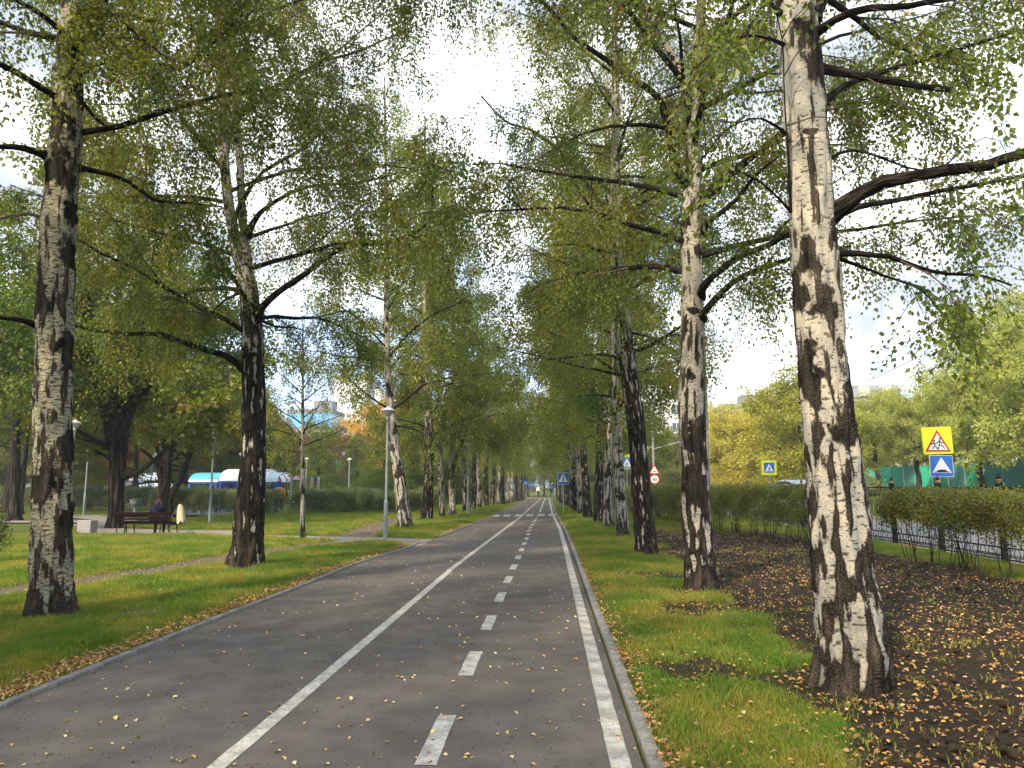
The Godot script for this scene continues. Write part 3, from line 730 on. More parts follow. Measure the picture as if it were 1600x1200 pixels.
# Grows a tree into node t. o: trunk (points, radii in the tree's own axes), limbs (arrays of points and radii), crown and looks.
func grow(t: Node3D, o: Dictionary) -> void:
	rng.seed = o.seed
	leaf_x = []
	leaf_c = PackedColorArray()
	var tp: PackedVector3Array = o.trunk[0]
	var tr: PackedFloat32Array = o.trunk[1]
	var sides: int = o.get("sides", 12)
	part("trunk", trunk_mesh(tp, tr, sides, o.get("step_len", 0.4), o.seed, o.get("rough", 1.0), o.get("flare", 0.3)), o.bark, t)
	var joined := MB.new()
	var tw := MB.new()
	var all := []
	for l in o.get("limbs", []):
		var sp := smooth_path(l[0], l[1], 0.2 if sides > 12 else 0.35)
		for k in sp[0].size():
			if k > 1:
				sp[0][k] += Vector3(rf(-1, 1), rf(-1, 1), rf(-1, 1)) * sp[1][k] * 0.25
			sp[1][k] *= 1.0 + 0.75 * exp(-k * 0.9) + rf(-0.06, 0.06)
		var lm := MB.new()
		lm.tube(sp[0], sp[1], 8 if sides > 12 else 6, true, 0.6)
		part("branch", lm, l[2] if l.size() > 2 else o.limb_bark, t)
		all.append([sp[0], sp[1], l[3] if l.size() > 3 else 0.3])
	# limbs of its own accord between heights h0 and the top
	var top := tp[tp.size() - 1].y
	var h: float = o.h0
	var az := rf(0, TAU)
	var sep: bool = o.get("parts", false)
	while h < top - 0.4:
		var k := 0
		while k < tp.size() - 2 and tp[k + 1].y < h:
			k += 1
		var u := clampf((h - tp[k].y) / maxf(tp[k + 1].y - tp[k].y, 0.01), 0.0, 1.0)
		var p := tp[k].lerp(tp[k + 1], u)
		var rr := lerpf(tr[k], tr[k + 1], u)
		var f: float = (h - o.h0) / (top - o.h0)
		var shape: float = o.get("shape", 0.5)
		var len: float = o.reach * lerpf(sin(PI * clampf(0.22 + f * 0.78, 0.0, 1.0)), 1.0 - f, shape) * rf(0.75, 1.15) + 0.4
		var path := limb_path(p, az, lerpf(o.el0, o.el1, f), len, o.limb_droop, 0.16)
		var r0 := minf(rr * 0.5, 0.010 + len * 0.010)
		var radii := taper(path.size(), r0, 0.008)
		var into := MB.new() if sep else joined
		into.tube(path, radii, 6 if sep else 5, true, 0.6)
		if sep:
			part("branch", into, o.limb_bark, t)
		all.append([path, radii, o.get("bare", 0.25)])
		if len > 1.8:
			for s in int(len * o.get("forks", 0.9)):
				var m := 1 + rng.randi() % (path.size() - 2)
				var q := limb_path(path[m], az + rf(-1.1, 1.1), rf(-0.2, 0.7), len * rf(0.3, 0.55), o.limb_droop * 1.3, 0.2)
				var qr := taper(q.size(), maxf(radii[m] * 0.6, 0.006), 0.005)
				tw.tube(q, qr, 4, false)
				all.append([q, qr, 0.1])
		az += 2.4 + rf(-0.4, 0.4)
		h += o.gap * rf(0.6, 1.4)
	for l in all:
		o.bare = l[2]
		leafy(l[0], l[1], tw, o)
	if joined.v.size():
		part("branches", joined, o.limb_bark, t).set_meta("kind", "stuff")
	if tw.v.size():
		part("twigs", tw, M.twig, t).set_meta("kind", "stuff")
	stuff("foliage", o.spray, leaf_x, leaf_c, t)

# ---------------------------------------------------------------- ground
func poly_at(a: Array, z: float) -> float:      # x of a polyline [x, z, ...] that runs away from the camera, at depth z
	var k := 0
	while k < a.size() - 4 and a[k + 3] > z:
		k += 2
	var u: float = (z - a[k + 1]) / (a[k + 3] - a[k + 1])
	return lerpf(a[k], a[k + 2], u)
func edge_left(z: float) -> float:
	if z > -22.3:
		return -4.0 + 0.34 * smoothstep(-15.0, -22.3, z) + 0.02 * sin(z * 0.9)
	return poly_at(ROAD_LEFT, z)
func edge_right(z: float) -> float: return line_right(z) + 0.07
func line_right(z: float) -> float: return 0.46 if z > -22.0 else poly_at(LINE_R, z)
func line_mid(z: float) -> float: return -1.92 if z > -14.85 else poly_at(LINE_A, z)
func line_dash(z: float) -> float: return -0.73 if z > -25.9 else poly_at(DASH, z)
func seg_dist(p: Vector2, a: Array) -> float:
	var best := 1e9
	for k in range(0, a.size() - 2, 2):
		var q := Geometry2D.get_closest_point_to_segment(p, Vector2(a[k], a[k + 1]), Vector2(a[k + 2], a[k + 3]))
		best = minf(best, p.distance_to(q))
	return best
const DIRT := [-9.2, -8.0, -8.2, -11.34, -7.4, -14.37, -7.05, -17.4, -6.35, -20.6, -5.6, -22.0]
const HOLES := [[-5.0, -9.6, 0.55], [-4.9, -15.3, 0.5], [-6.6, -9.4, 0.6], [1.25, -6.9, 0.5], [1.7, -14.0, 0.7], [1.9, -10.2, 0.7], [2.3, -6.4, 0.75], [2.3, -12.2, 0.6], [2.2, -18.5, 0.6], [-5.8, -15.0, 0.6]]
var gn: FastNoiseLite
var paved := PackedVector2Array()
func is_paved(p: Vector2) -> bool: return Geometry2D.is_point_in_polygon(p, paved)
func bare_at(x: float, z: float) -> float:      # 0 grass ... 1 bare soil
	var w := gn.get_noise_2d(x * 1.0, z * 1.0)
	var w2 := gn.get_noise_2d(x * 0.3 + 40.0, z * 0.3)
	var b := 0.0
	if x > 0.0:
		var left := 2.35 + 0.55 * w + 0.5 * w2 + 0.035 * maxf(0.0, -z - 10.0)
		if z > -6.3:
			left -= (z + 6.3) * 0.42
		var right := 8.3 + 0.6 * w - 0.02 * absf(z)
		b = smoothstep(left - 0.3, left + 0.35, x) * smoothstep(right + 0.4, right - 0.4, x) * smoothstep(-32.0 + w * 4.0, -25.0, z)
		b = maxf(b * 0.97, 0.0)
	else:
		var d := seg_dist(Vector2(x, z), DIRT)
		b = smoothstep(0.75, 0.3, d + w * 0.3)
		if z < -23.0:
			b = maxf(b, smoothstep(0.9, 0.5, seg_dist(Vector2(x, z), DIRT2) + w * 0.25))
	for h in HOLES:
		b = maxf(b, smoothstep(h[2], h[2] * 0.4, Vector2(x - h[0], (z - h[1]) * 0.7).length() + w * 0.55 + gn.get_noise_2d(x * 4.0, z * 4.0) * 0.35) * 0.85)
	return b
func dirt_kind(x: float) -> Color: return srgb(0.036, 0.026, 0.0195) if x > 0.0 else srgb(0.17, 0.145, 0.115)
func rise(x: float, z: float) -> float:         # the verge across the road on the right climbs to the green fence
	return 1.5 * smoothstep(17.5, 27.0, x) if x > 16.0 else 0.0
func ground_h(x: float, z: float) -> float:
	var e := 0.0
	var y := 0.02 + gn.get_noise_2d(x * 0.4, z * 0.4) * 0.03
	if x < 0.0:
		e = edge_left(z) - x
	else:
		e = x - edge_right(z) - 0.14
	y += 0.035 * smoothstep(0.0, 0.8, e)
	var b := bare_at(x, z)
	if x > 0.0:
		y += b * (gn.get_noise_2d(x * 5.0, z * 5.0) * 0.045 + gn.get_noise_2d(x * 13.0, z * 13.0) * 0.03 - 0.01)
	else:
		y -= b * 0.03
	if e < 0.25:
		y = lerpf(-0.03, y, clampf(e / 0.12, 0.0, 1.0))
	if x < 0.0 and paved.size():
		var k := Vector2(x, z)
		if is_paved(k):
			y = -0.035
	return y
func lawn_patch(called: String, x0: float, x1: float, dx: float, z0: float, z1: float) -> void:
	var zs := PackedFloat32Array()
	var z := z0
	while z > z1:
		zs.append(z)
		z -= 0.05 + 0.012 * maxf(0.0, -z - 3.0)
	zs.append(z1)
	var nx := int((x1 - x0) / dx)
	var mb := MB.new()
	var g1 := srgb(0.095, 0.135, 0.020)
	var g2 := srgb(0.155, 0.150, 0.034)
	for a in zs.size():
		for b in nx + 1:
			var x := x0 + b * dx
			var k := bare_at(x, zs[a])
			var q := clampf(gn.get_noise_2d(x * 0.7 + 90.0, zs[a] * 0.7) * 1.3 + 0.4, 0.0, 1.0)
			mb.col = (g1.srgb_to_linear().lerp(g2.srgb_to_linear(), q)).lerp(dirt_kind(x).srgb_to_linear(), k)
			mb.vert(Vector3(x, ground_h(x, zs[a]), zs[a]), Vector3.ZERO)
	for a in zs.size() - 1:
		for b in nx:
			var p := a * (nx + 1) + b
			var q := p + nx + 1
			mb.i.append_array([p, q, p + 1, p + 1, q, q + 1])
			var f := (mb.v[p + 1] - mb.v[p]).cross(mb.v[q] - mb.v[p])
			if f.y < 0.0: f = -f
			mb.n[p] += f; mb.n[q] += f; mb.n[p + 1] += f; mb.n[q + 1] += f
	for a in mb.n.size():
		mb.n[a] = mb.n[a].normalized()
	struct(called, mb, M.lawn)
func strip(called: String, left: Callable, right: Callable, z0: float, z1: float, y: float, m: Material, step := 1.0) -> void:
	var mb := MB.new()
	var z := z0
	while z > z1:
		var w := maxf(z - step, z1)
		mb.quad(Vector3(left.call(z), y, z), Vector3(right.call(z), y, z), Vector3(right.call(w), y, w), Vector3(left.call(w), y, w), Vector3.UP)
		z = w
	struct(called, mb, m)
func flat_poly(called: String, pts: PackedVector2Array, y: float, m: Material, thick := 0.0) -> MeshInstance3D:
	var mb := MB.new()
	var x := Transform3D(Basis(Vector3.RIGHT, Vector3.BACK, Vector3.UP), Vector3.ZERO)
	mb.prism(pts, y - maxf(thick, 0.02), y, x)
	return struct(called, mb, m)
func ribbon(a: Array, w: float) -> PackedVector2Array:
	var l := PackedVector2Array()
	var r := PackedVector2Array()
	for k in range(0, a.size(), 2):
		var p := Vector2(a[k], a[k + 1])
		var q := Vector2(a[mini(k + 2, a.size() - 2)], a[mini(k + 3, a.size() - 1)])
		var o := Vector2(a[maxi(k - 2, 0)], a[maxi(k - 1, 1)])
		var d := (q - o).normalized().orthogonal() * w * 0.5
		l.append(p + d); r.append(p - d)
	r.reverse()
	l.append_array(r)
	return l

func ragged(z: float, k: float) -> float: return gn.get_noise_2d(z * 9.0, k * 50.0) * 0.007
func build_ground() -> void:
	gn = noise(0.8, 77, 3)
	for k in range(0, PAVED_LOW.size(), 2):
		paved.append(Vector2(PAVED_LOW[k], PAVED_LOW[k + 1]))
	for k in range(PAVED_UP.size() - 2, -2, -2):
		paved.append(Vector2(PAVED_UP[k], PAVED_UP[k + 1]))
	# the far ground: one sheet to the horizon, with the verge on the right climbing
	var mb := MB.new()
	mb.col = srgb(0.115, 0.145, 0.025).srgb_to_linear()
	var xs := [-900.0, -200.0, -60.0, 0.0, 9.0, 16.0, 17.5, 20.0, 22.0, 24.0, 27.0, 60.0, 200.0, 900.0]
	var zs := [60.0, 10.0, -30.0, -60.0, -120.0, -250.0, -900.0]
	for a in zs.size() - 1:
		for b in xs.size() - 1:
			var c := func(x: float, z: float): return Vector3(x, rise(x, z) - 0.06, z)
			mb.quad(c.call(xs[b], zs[a]), c.call(xs[b + 1], zs[a]), c.call(xs[b + 1], zs[a + 1]), c.call(xs[b], zs[a + 1]), Vector3.UP)
	struct("ground", mb, M.lawn)
	lawn_patch("lawn", -17.0, -2.2, 0.16, -2.5, -62.0)
	lawn_patch("verge", 0.2, 9.3, 0.085, -2.5, -62.0)
	# the path with its markings
	strip("road", func(z): return edge_left(z), func(z): return edge_right(z), 6.0, -104.0, 0.0, M.asphalt, 1.5)
	strip("crossing_path", func(z): return -40.0, func(z): return 25.0, -104.0, -109.0, 0.0, M.paving, 5.0)
	strip("solid_line_marking", func(z): return line_mid(z) - 0.055 + ragged(z, 1.0), func(z): return line_mid(z) + 0.055 + ragged(z, 2.0), 2.0, -103.0, 0.004, M.paint, 0.16)
	strip("edge_line_marking", func(z): return line_right(z) - 0.12 + ragged(z, 3.0), func(z): return line_right(z) + ragged(z, 4.0), 2.0, -103.0, 0.004, M.paint, 0.16)
	strip("lane_line_marking", func(z): return line_dash(z) - 0.05, func(z): return line_dash(z) + 0.05, -48.5, -103.0, 0.004, M.paint, 1.5)
	var zz := -2.55
	while zz > -41.0:
		var d := MB.new()
		var x := line_dash(zz)
		for q in 7:
			var a := zz - q * 0.14
			var b := zz - (q + 1) * 0.14
			d.quad(Vector3(x - 0.063 + ragged(a, 5.0), 0.004, a), Vector3(x + 0.063 + ragged(a, 6.0), 0.004, a), Vector3(x + 0.063 + ragged(b, 6.0), 0.004, b), Vector3(x - 0.063 + ragged(b, 5.0), 0.004, b), Vector3.UP)
		struct("lane_dash_marking", d, M.paint)
		zz -= 2.12
	for k in 6:
		var d := MB.new()
		var x := -2.95 + k * 0.62
		var z0 := -41.3 - k * 0.25
		d.quad(Vector3(x - 0.2, 0.008, z0), Vector3(x + 0.2, 0.008, z0), Vector3(x + 0.14, 0.008, z0 - 3.0), Vector3(x - 0.26, 0.008, z0 - 3.0), Vector3.UP)
		struct("crossing_stripe_marking", d, M.paint)
	# kerb stones, one metre each; the far ones too small to pick apart run on in one piece
	var right := Node3D.new(); right.name = "kerb"; right.set_meta("kind", "structure"); add_child(right, true)
	var lefty := Node3D.new(); lefty.name = "kerb"; lefty.set_meta("kind", "structure"); add_child(lefty, true)
	rng.seed = 5
	for side in 2:
		var far := MB.new()
		zz = 1.0
		while zz > -100.0:
			var w := 1.0
			var x := edge_right(zz) + 0.075 if side == 0 else edge_left(zz) - 0.04
			var x2 := edge_right(zz - w) + 0.075 if side == 0 else edge_left(zz - w) - 0.04
			var skip := side == 1 and zz < -21.0 and zz > -24.5
			var at := Vector3((x + x2) * 0.5, -0.05 + rf(-0.003, 0.003), zz - w * 0.5)
			var bas := Basis(Vector3.UP, atan2(x2 - x, w) * -1.0)
			var s := Vector3(0.095 if side == 0 else 0.075, 0.15 if side == 0 else 0.17, w - 0.008)
			if not skip:
				if zz > -26.0:
					var kb := MB.new()
					kb.cbox(Vector3.ZERO, s, 0.008)
					put("kerb_stone", kb.mesh(M.concrete), right if side == 0 else lefty, Transform3D(bas, at))
				else:
					far.box(at, Vector3(s.x, s.y, w), bas)
			zz -= w
		var o := part("kerb_run", far, M.concrete, right if side == 0 else lefty)
		o.set_meta("kind", "stuff")
	# paved side path by the bench, dirt tracks, the pale path behind
	flat_poly("paved_path", paved, 0.004, M.paving)
	flat_poly("pale_path", ribbon(PALE, 1.5), 0.012, M.paving)
	flat_poly("side_path", ribbon(PATHL, 1.9), 0.016, M.paving)
	# the street on the right with its kerbs
	strip("street", func(z): return 10.3, func(z): return 16.0, 20.0, -160.0, -0.03, M.street, 10.0)
	strip("pavement", func(z): return 9.2, func(z): return 10.15, 20.0, -160.0, 0.03, M.paving, 10.0)
	for x in [10.22, 16.08]:
		var kb := MB.new()
		kb.box(Vector3(x, 0.0, -70.0), Vector3(0.15, 0.2, 180.0))
		struct("street_kerb", kb, M.concrete)

# grass, fallen leaves and clods: what nobody could count
func tuft_mesh(sd: int, blades: int, h: float, w: float, spread: float) -> ArrayMesh:
	rng.seed = sd
	var mb := MB.new()
	for k in blades:
		var az := rf(0, TAU)
		var at := Vector3(cos(az), 0, sin(az)) * sqrt(rng.randf()) * spread
		var lean := Vector3(rf(-1, 1), 0, rf(-1, 1)) * 0.75
		var hh := h * rf(0.45, 1.2)
		var s := Vector3(cos(az * 3.1), 0, sin(az * 3.1)) * w * 0.5
		var mid := at + Vector3.UP * hh * 0.55 + lean * hh * 0.25
		var tip := at + Vector3.UP * hh * 0.9 + lean * hh * 0.85
		var b := rf(0.75, 1.25)
		mb.col = Color(b * rf(0.9, 1.2), b, b)
		var k0 := mb.v.size()
		for p in [at - s, at + s, mid - s * 0.8, mid + s * 0.8, tip]:
			mb.vert(p, Vector3.UP)
		mb.i.append_array([k0, k0 + 1, k0 + 3, k0, k0 + 3, k0 + 2, k0 + 2, k0 + 3, k0 + 4])
	return mb.mesh(M.grass, true)
func litter_mesh(sd: int) -> ArrayMesh:
	rng.seed = sd
	var mb := MB.new()
	var c := rf(0.12, 0.3)
	var p := [Vector3(0, 0.02, -0.5), Vector3(0.34, c, -0.12), Vector3(0.28, c * 0.8, 0.22), Vector3(0, 0.06, 0.55), Vector3(-0.28, c * 0.4, 0.22), Vector3(-0.34, c * 0.9, -0.12), Vector3(0, 0.0, 0.0)]
	for q in p:
		mb.vert(q, Vector3.UP)
	for k in 6:
		mb.i.append_array([k, (k + 1) % 6, 6])
	return mb.mesh(M.litter, true)
func seen(x: float, z: float) -> bool:
	return x > (-0.76 * -z - 1.2) and x < (0.64 * -z + 1.2)
func build_cover() -> void:
	var tufts := [tuft_mesh(11, 12, 0.085, 0.007, 0.09), tuft_mesh(12, 12, 0.06, 0.007, 0.1), tuft_mesh(13, 9, 0.13, 0.007, 0.07)]
	var g1 := Color(0.145, 0.24, 0.030)
	var g2 := Color(0.34, 0.325, 0.066)
	rng.seed = 99
	for side in 2:
		var xf := [[], [], []]
		var cs := [PackedColorArray(), PackedColorArray(), PackedColorArray()]
		var tries := 300000 if side == 0 else 150000
		for k in tries:
			var z := -3.0 * pow(62.0 / 3.0, pow(rng.randf(), 0.85))
			var x := rf(-17.0, -2.4) if side == 0 else rf(0.6, 9.2)
			if rng.randf() > minf(1.0, (14.0 if side == 0 else 9.0) / -z):
				if z > -14.0 or rng.randf() < 0.25:
					continue
			if not seen(x, z):
				continue
			if side == 0 and (x > edge_left(z) - 0.09 or is_paved(Vector2(x, z))):
				continue
			if side == 1 and x < edge_right(z) + 0.14:
				continue
			var b := bare_at(x, z)
			if b > 0.25 and rng.randf() < (0.82 + b * 0.175 if side == 1 else 0.35 + b * 0.64):
				continue
			var n := gn.get_noise_2d(x * 0.9, z * 0.9)
			var v := 2 if n > 0.2 and rng.randf() < 0.5 else rng.randi() % 2
			if b > 0.5:
				v = 1
			var s := rf(0.7, 1.2) * (1.0 + clampf((-z - 10.0) * 0.02, 0.0, 0.8)) * (0.6 if x > edge_left(z) - 0.4 and x < 0.0 else 1.0)
			var y := ground_h(x, z) - 0.005
			xf[v].append(Transform3D(Basis(Vector3.UP, rf(0, TAU)).scaled(Vector3(s, s * rf(0.7, 1.2), s)), Vector3(x, y, z)))
			var q := clampf(gn.get_noise_2d(x * 0.7 + 90.0, z * 0.7) * 1.6 + gn.get_noise_2d(x * 2.6, z * 2.6) * 0.9 + 0.36 + rf(-0.2, 0.2) - (0.15 if v == 2 else 0.0) + b * 0.4, 0.0, 1.0)
			cs[v].append(g1.lerp(g2, q) * rf(0.8, 1.2))
		for v in 3:
			stuff("grass", tufts[v], xf[v], cs[v])
	# fallen leaves
	var lm := [litter_mesh(21), litter_mesh(22)]
	var kinds := [Color(0.46, 0.29, 0.085), Color(0.40, 0.235, 0.11), Color(0.26, 0.115, 0.045), Color(0.50, 0.37, 0.20), Color(0.16, 0.08, 0.03), Color(0.5, 0.26, 0.06)]
	var lx := [[], []]
	var lc := [PackedColorArray(), PackedColorArray()]
	rng.seed = 123
	for k in 120000:
		var zone := rng.randi() % 100
		var z := -3.2 * pow(60.0 / 3.2, rng.randf())
		var x := 0.0
		var y := 0.006
		if zone < 9:                                     # scattered on the path
			x = rf(edge_left(z), edge_right(z))
			if rng.randf() < 0.90: continue
		elif zone < 26:                                  # drift along the left kerb
			x = edge_left(z) - 0.03 - absf(rng.randfn(0.0, 0.16)) - (0.1 if rng.randf() < 0.3 else 0.0)
			y = 0.055
			if z < -32.0 or (z < -21.0 and z > -24.5) or rng.randf() < 0.55 or gn.get_noise_2d(x * 2.0, z * 2.0) < rf(-0.8, 0.3): continue
		elif zone < 32:                                  # thinner along the right kerb
			x = edge_right(z) + 0.1 + absf(rng.randfn(0.0, 0.14))
			y = 0.045
			if rng.randf() < 0.65: continue
		elif zone < 60:
			x = rf(-17.0, edge_left(z) - 0.1)
			if not seen(x, z): continue
			var nn := gn.get_noise_2d(x * 0.5 + 7.0, z * 0.5)
			if bare_at(x, z) < 0.3 and rng.randf() > 0.34 + nn * 0.7: continue
			y = ground_h(x, z) + (0.035 if bare_at(x, z) < 0.3 else 0.006)
		else:
			x = rf(0.7, 9.2)
			if not seen(x, z): continue
			var b := bare_at(x, z)
			if b < 0.4 and rng.randf() < 0.78: continue
			if gn.get_noise_2d(x * 0.8 - 30.0, z * 0.8) < rf(-0.9, 0.25): continue
			y = ground_h(x, z) + (0.01 if b > 0.4 else 0.04)
		if not seen(x, z): continue
		var s := rf(0.020, 0.046) * (1.0 + clampf((-z - 12.0) * 0.012, 0.0, 0.6))
		var v := rng.randi() % 2
		lx[v].append(Transform3D(Basis.from_euler(Vector3(rf(-0.5, 0.5), rf(0, TAU), rf(-0.5, 0.5))).scaled(Vector3.ONE * s), Vector3(x, y, z)))
		var q := rng.randi() % 12
		var c: Color = kinds[[0, 5, 1, 1, 3, 2, 1, 2, 2, 4, 5, 0][q]]
		if zone < 9 and rng.randf() < 0.75:
			c = Color(0.62, 0.50, 0.26) if rng.randf() < 0.6 else Color(0.60, 0.42, 0.13)
		lc[v].append(c * rf(0.65, 1.15))
	for v in 2:
		stuff("fallen_leaves", lm[v], lx[v], lc[v])
	# grit on the asphalt
	var gx := []
	var gc := PackedColorArray()
	var gm := MB.new()
	gm.ball(Vector3.ZERO, Vector3(1, 0.5, 1), 5)
	for k in 6000:
		var z := -3.3 * pow(24.0 / 3.3, rng.randf())
		var x := rf(edge_left(z), edge_right(z))
		if not seen(x, z) or gn.get_noise_2d(x * 1.5, z * 1.5) < rf(-0.6, 0.4): continue
		var s := rf(0.0025, 0.006)
		gx.append(Transform3D(Basis(Vector3.UP, rf(0, 6)).scaled(Vector3(s * rf(0.6, 1.8), s, s)), Vector3(x, 0.003, z)))
		gc.append(Color(0.035, 0.028, 0.022) if rng.randf() < 0.75 else Color(0.26, 0.22, 0.17))
	stuff("grit", gm.mesh(M.clod, true), gx, gc)
	# clods on the dug soil
	var cl := MB.new()
	cl.ball(Vector3.ZERO, Vector3.ONE, 6)
	for k in cl.v.size():
		cl.v[k] *= 1.0 + gn.get_noise_3dv(cl.v[k] * 2.0) * 0.9
	var cx := []
	var cc := PackedColorArray()
	for k in 9000:
		var z := -3.5 * pow(28.0 / 3.5, rng.randf())
		var x := rf(1.2, 8.0)
		if not seen(x, z) or bare_at(x, z) < 0.75 or gn.get_noise_2d(x * 1.1, z * 1.1 + 50.0) < rf(-0.3, 0.5): continue
		var s := rf(0.012, 0.03) if rng.randf() < 0.85 else rf(0.03, 0.05)
		cx.append(Transform3D(Basis.from_euler(Vector3(rf(0, 6), rf(0, 6), rf(0, 6))).scaled(Vector3(s, s * 0.7, s)), Vector3(x, ground_h(x, z) + s * 0.2, z)))
		cc.append(Color(0.036, 0.026, 0.0195) * rf(0.6, 1.3))
	stuff("soil_clods", cl.mesh(M.clod, true), cx, cc)

# ---------------------------------------------------------------- the avenue
const BIRCH_GREEN := Color(0.115, 0.170, 0.030)
const BIRCH_YELLOW := Color(0.30, 0.295, 0.048)
var birch_count := 0
func birch(id: String, label: String, bark: StandardMaterial3D, o: Dictionary) -> Node3D:
	var pts := PackedVector3Array()
	var rad := PackedFloat32Array()
	var a: Array = TRUNKS[id]
	var off := Vector3(a[0], 0, a[2])
	unpack(a, pts, rad, off)
	var limbs := []
	for l in LIMBS[id]:
		var lp := PackedVector3Array()
		var lr := PackedFloat32Array()
		unpack(l, lp, lr, off)
		limbs.append([lp, lr])
	if id == "L2":
		limbs[0].append(M.birch_pale)
	if id == "R2":
		limbs[1].append(M.birch_pale)
	var t := thing("birch_tree", label, "tree", off, 0.0, "birches of the avenue")
	var d := {"trunk": [pts, rad], "limbs": limbs, "bark": bark, "limb_bark": M.limb, "spray": M.spray[birch_count % 2], "seed": 100 + birch_count * 7, "parts": true,
		"h0": 3.6, "gap": 0.42, "reach": 3.4, "el0": 0.35, "el1": 1.0, "limb_droop": 0.25, "shape": 0.5, "forks": 0.8,
		"step": 0.2, "sub": 0.95, "droop": 0.55, "sprays": 9.5, "clump": 1.0, "strand": 0.22, "clear": 0.95, "size": 1.0, "hang": 0.62, "tint": BIRCH_GREEN, "tint2": BIRCH_YELLOW}
	d.merge(o, true)
	birch_count += 1
	grow(t, d)
	return t
func straight(h: float, r: float, lean: Vector2, sd: int) -> Array:
	rng.seed = sd
	var pts := PackedVector3Array()
	var rad := PackedFloat32Array()
	var w := Vector2.ZERO
	for k in 13:
		var u := k / 12.0
		pts.append(Vector3(lean.x * u * h + w.x, u * h - 0.05, lean.y * u * h + w.y))
		rad.append(r * (1.0 - u) ** 0.85 + 0.008)
		w += Vector2(rf(-1, 1), rf(-1, 1)) * 0.10
	return [pts, rad]
const NTH := ["first", "second", "third", "fourth", "fifth", "sixth", "seventh", "eighth", "ninth", "tenth", "eleventh", "twelfth", "thirteenth", "fourteenth", "fifteenth", "sixteenth", "seventeenth", "eighteenth", "nineteenth", "twentieth", "twenty-first", "twenty-second", "twenty-third", "twenty-fourth", "twenty-fifth", "twenty-sixth"]
func build_avenue() -> void:
	birch("R1", "thick white birch with black diamond scars, nearest trunk on the right, on bare soil", M.birch, {"sides": 64, "step_len": 0.04, "flare": 0.09, "rough": 1.5, "h0": 6.0, "gap": 0.42, "reach": 3.2, "step": 0.22, "sub": 0.85, "sprays": 9.0, "strand": 0.06, "hang": 0.6, "tint2": Color(0.19, 0.215, 0.03)})
	birch("L1", "mottled birch with flared foot, nearest trunk on the left beside the dirt track", M.birch_mottled, {"sides": 48, "step_len": 0.06, "rough": 1.5, "flare": 0.3, "h0": 6.2, "reach": 3.9, "step": 0.14, "gap": 0.36})
	birch("L2", "dark-footed birch that forks into two pale stems, second on the left", M.birch_dark, {"sides": 40, "step_len": 0.08, "flare": 0.2, "h0": 4.6, "reach": 4.7, "step": 0.15, "gap": 0.36, "sprays": 8.5})
	birch("R2", "white birch with long up-curving limbs, second trunk on the right", M.birch_sooty, {"sides": 40, "step_len": 0.08, "flare": 0.12, "h0": 5.0, "reach": 4.9, "gap": 0.34})
	birch("R3", "dark leaning birch with furrowed black bark, third trunk on the right", M.birch_dark, {"sides": 32, "step_len": 0.1, "flare": 0.1, "h0": 4.2, "reach": 4.2, "sprays": 7.0})
	var mid := {"sides": 16, "step_len": 0.2, "gap": 0.42, "step": 0.24, "reach": 3.6, "spray": M.spray_far, "sprays": 5.6, "h0": 3.9, "parts": false}
	birch("L3", "pale birch leaning towards the side path, behind the nearest street lamp", M.birch, mid.merged({"h0": 6.0}, true))
	birch("L4", "black-trunked upright birch, fourth of the left row", M.birch_dark, mid)
	birch("L5", "thin white birch just right of the black-trunked one, left row", M.birch_pale, mid)
	birch("L6", "birch with one heavy limb rising to the right, left row near the second lamp", M.birch, mid)
	birch("R4", "slim birch with bright white upper stem, fourth of the right row", M.birch_pale, mid)
	birch("R5", "grey-white birch half hidden behind the slim white one, fifth of the right row", M.birch, mid)
	birch("R6", "dull grey birch sixth in the right row", M.birch_dark, mid)
	birch("R7", "dark thin birch leaning over the grass with a drooping limb, seventh in the right row", M.birch_dark, mid)
	birch("S1", "young slender birch standing alone on the lawn by the side path", M.birch_pale, {"clear": 0.0, "sides": 10, "step_len": 0.2, "gap": 0.16, "reach": 1.1, "h0": 2.6, "step": 0.25, "sub": 0.45, "sprays": 9.0, "forks": 0.0})
	# the rest of the two rows: four grown birches, copied
	var protos := []
	for k in 4:
		var h: float = [14.5, 15.5, 13.5, 16.0][k]
		var t := thing("birch_tree", "", "tree", Vector3.ZERO, 0.0, "birches of the avenue")
		grow(t, {"trunk": straight(h, 0.19, Vector2(0.012 * (k - 1.5), 0.01), 300 + k), "bark": [M.birch, M.birch_dark, M.birch_pale, M.birch_dark][k], "limb_bark": M.limb, "spray": M.spray_far, "seed": 400 + k,
			"h0": 3.7, "gap": 0.48, "clump": 1.0, "reach": 3.0, "el0": 0.3, "el1": 1.0, "limb_droop": 0.22, "shape": 0.45, "forks": 0.8, "step": 0.29, "sub": 0.95, "droop": 0.6, "strand": 0.2, "sprays": 4.4, "size": 1.05, "hang": 0.7,
			"tint": BIRCH_GREEN * 1.15, "tint2": BIRCH_YELLOW * 1.2, "sides": 12, "step_len": 0.4})
		protos.append(t)
	var used := 0
	var spots := []
	var n := 7
	for z in [-46.6, -49.6, -53.0, -57.6, -62.0, -66.5, -71.0, -76.0, -81.0, -86.0, -91.0, -96.0, -101.0]:
		spots.append([lerpf(-5.05, -3.3, (z + 46.6) / -54.4), z, "birch of the left row, %s from the camera along the lawn edge" % NTH[n - 1]])
		n += 1
	n = 8
	for z in [-42.9, -46.9, -51.0, -55.0, -59.5, -64.0, -69.0, -74.0, -79.0, -85.0, -91.0, -97.0, -102.0]:
		spots.append([lerpf(1.62, 1.05, (z + 42.9) / -59.0), z, "birch of the right row, %s from the camera along the grass" % NTH[n - 1]])
		n += 1
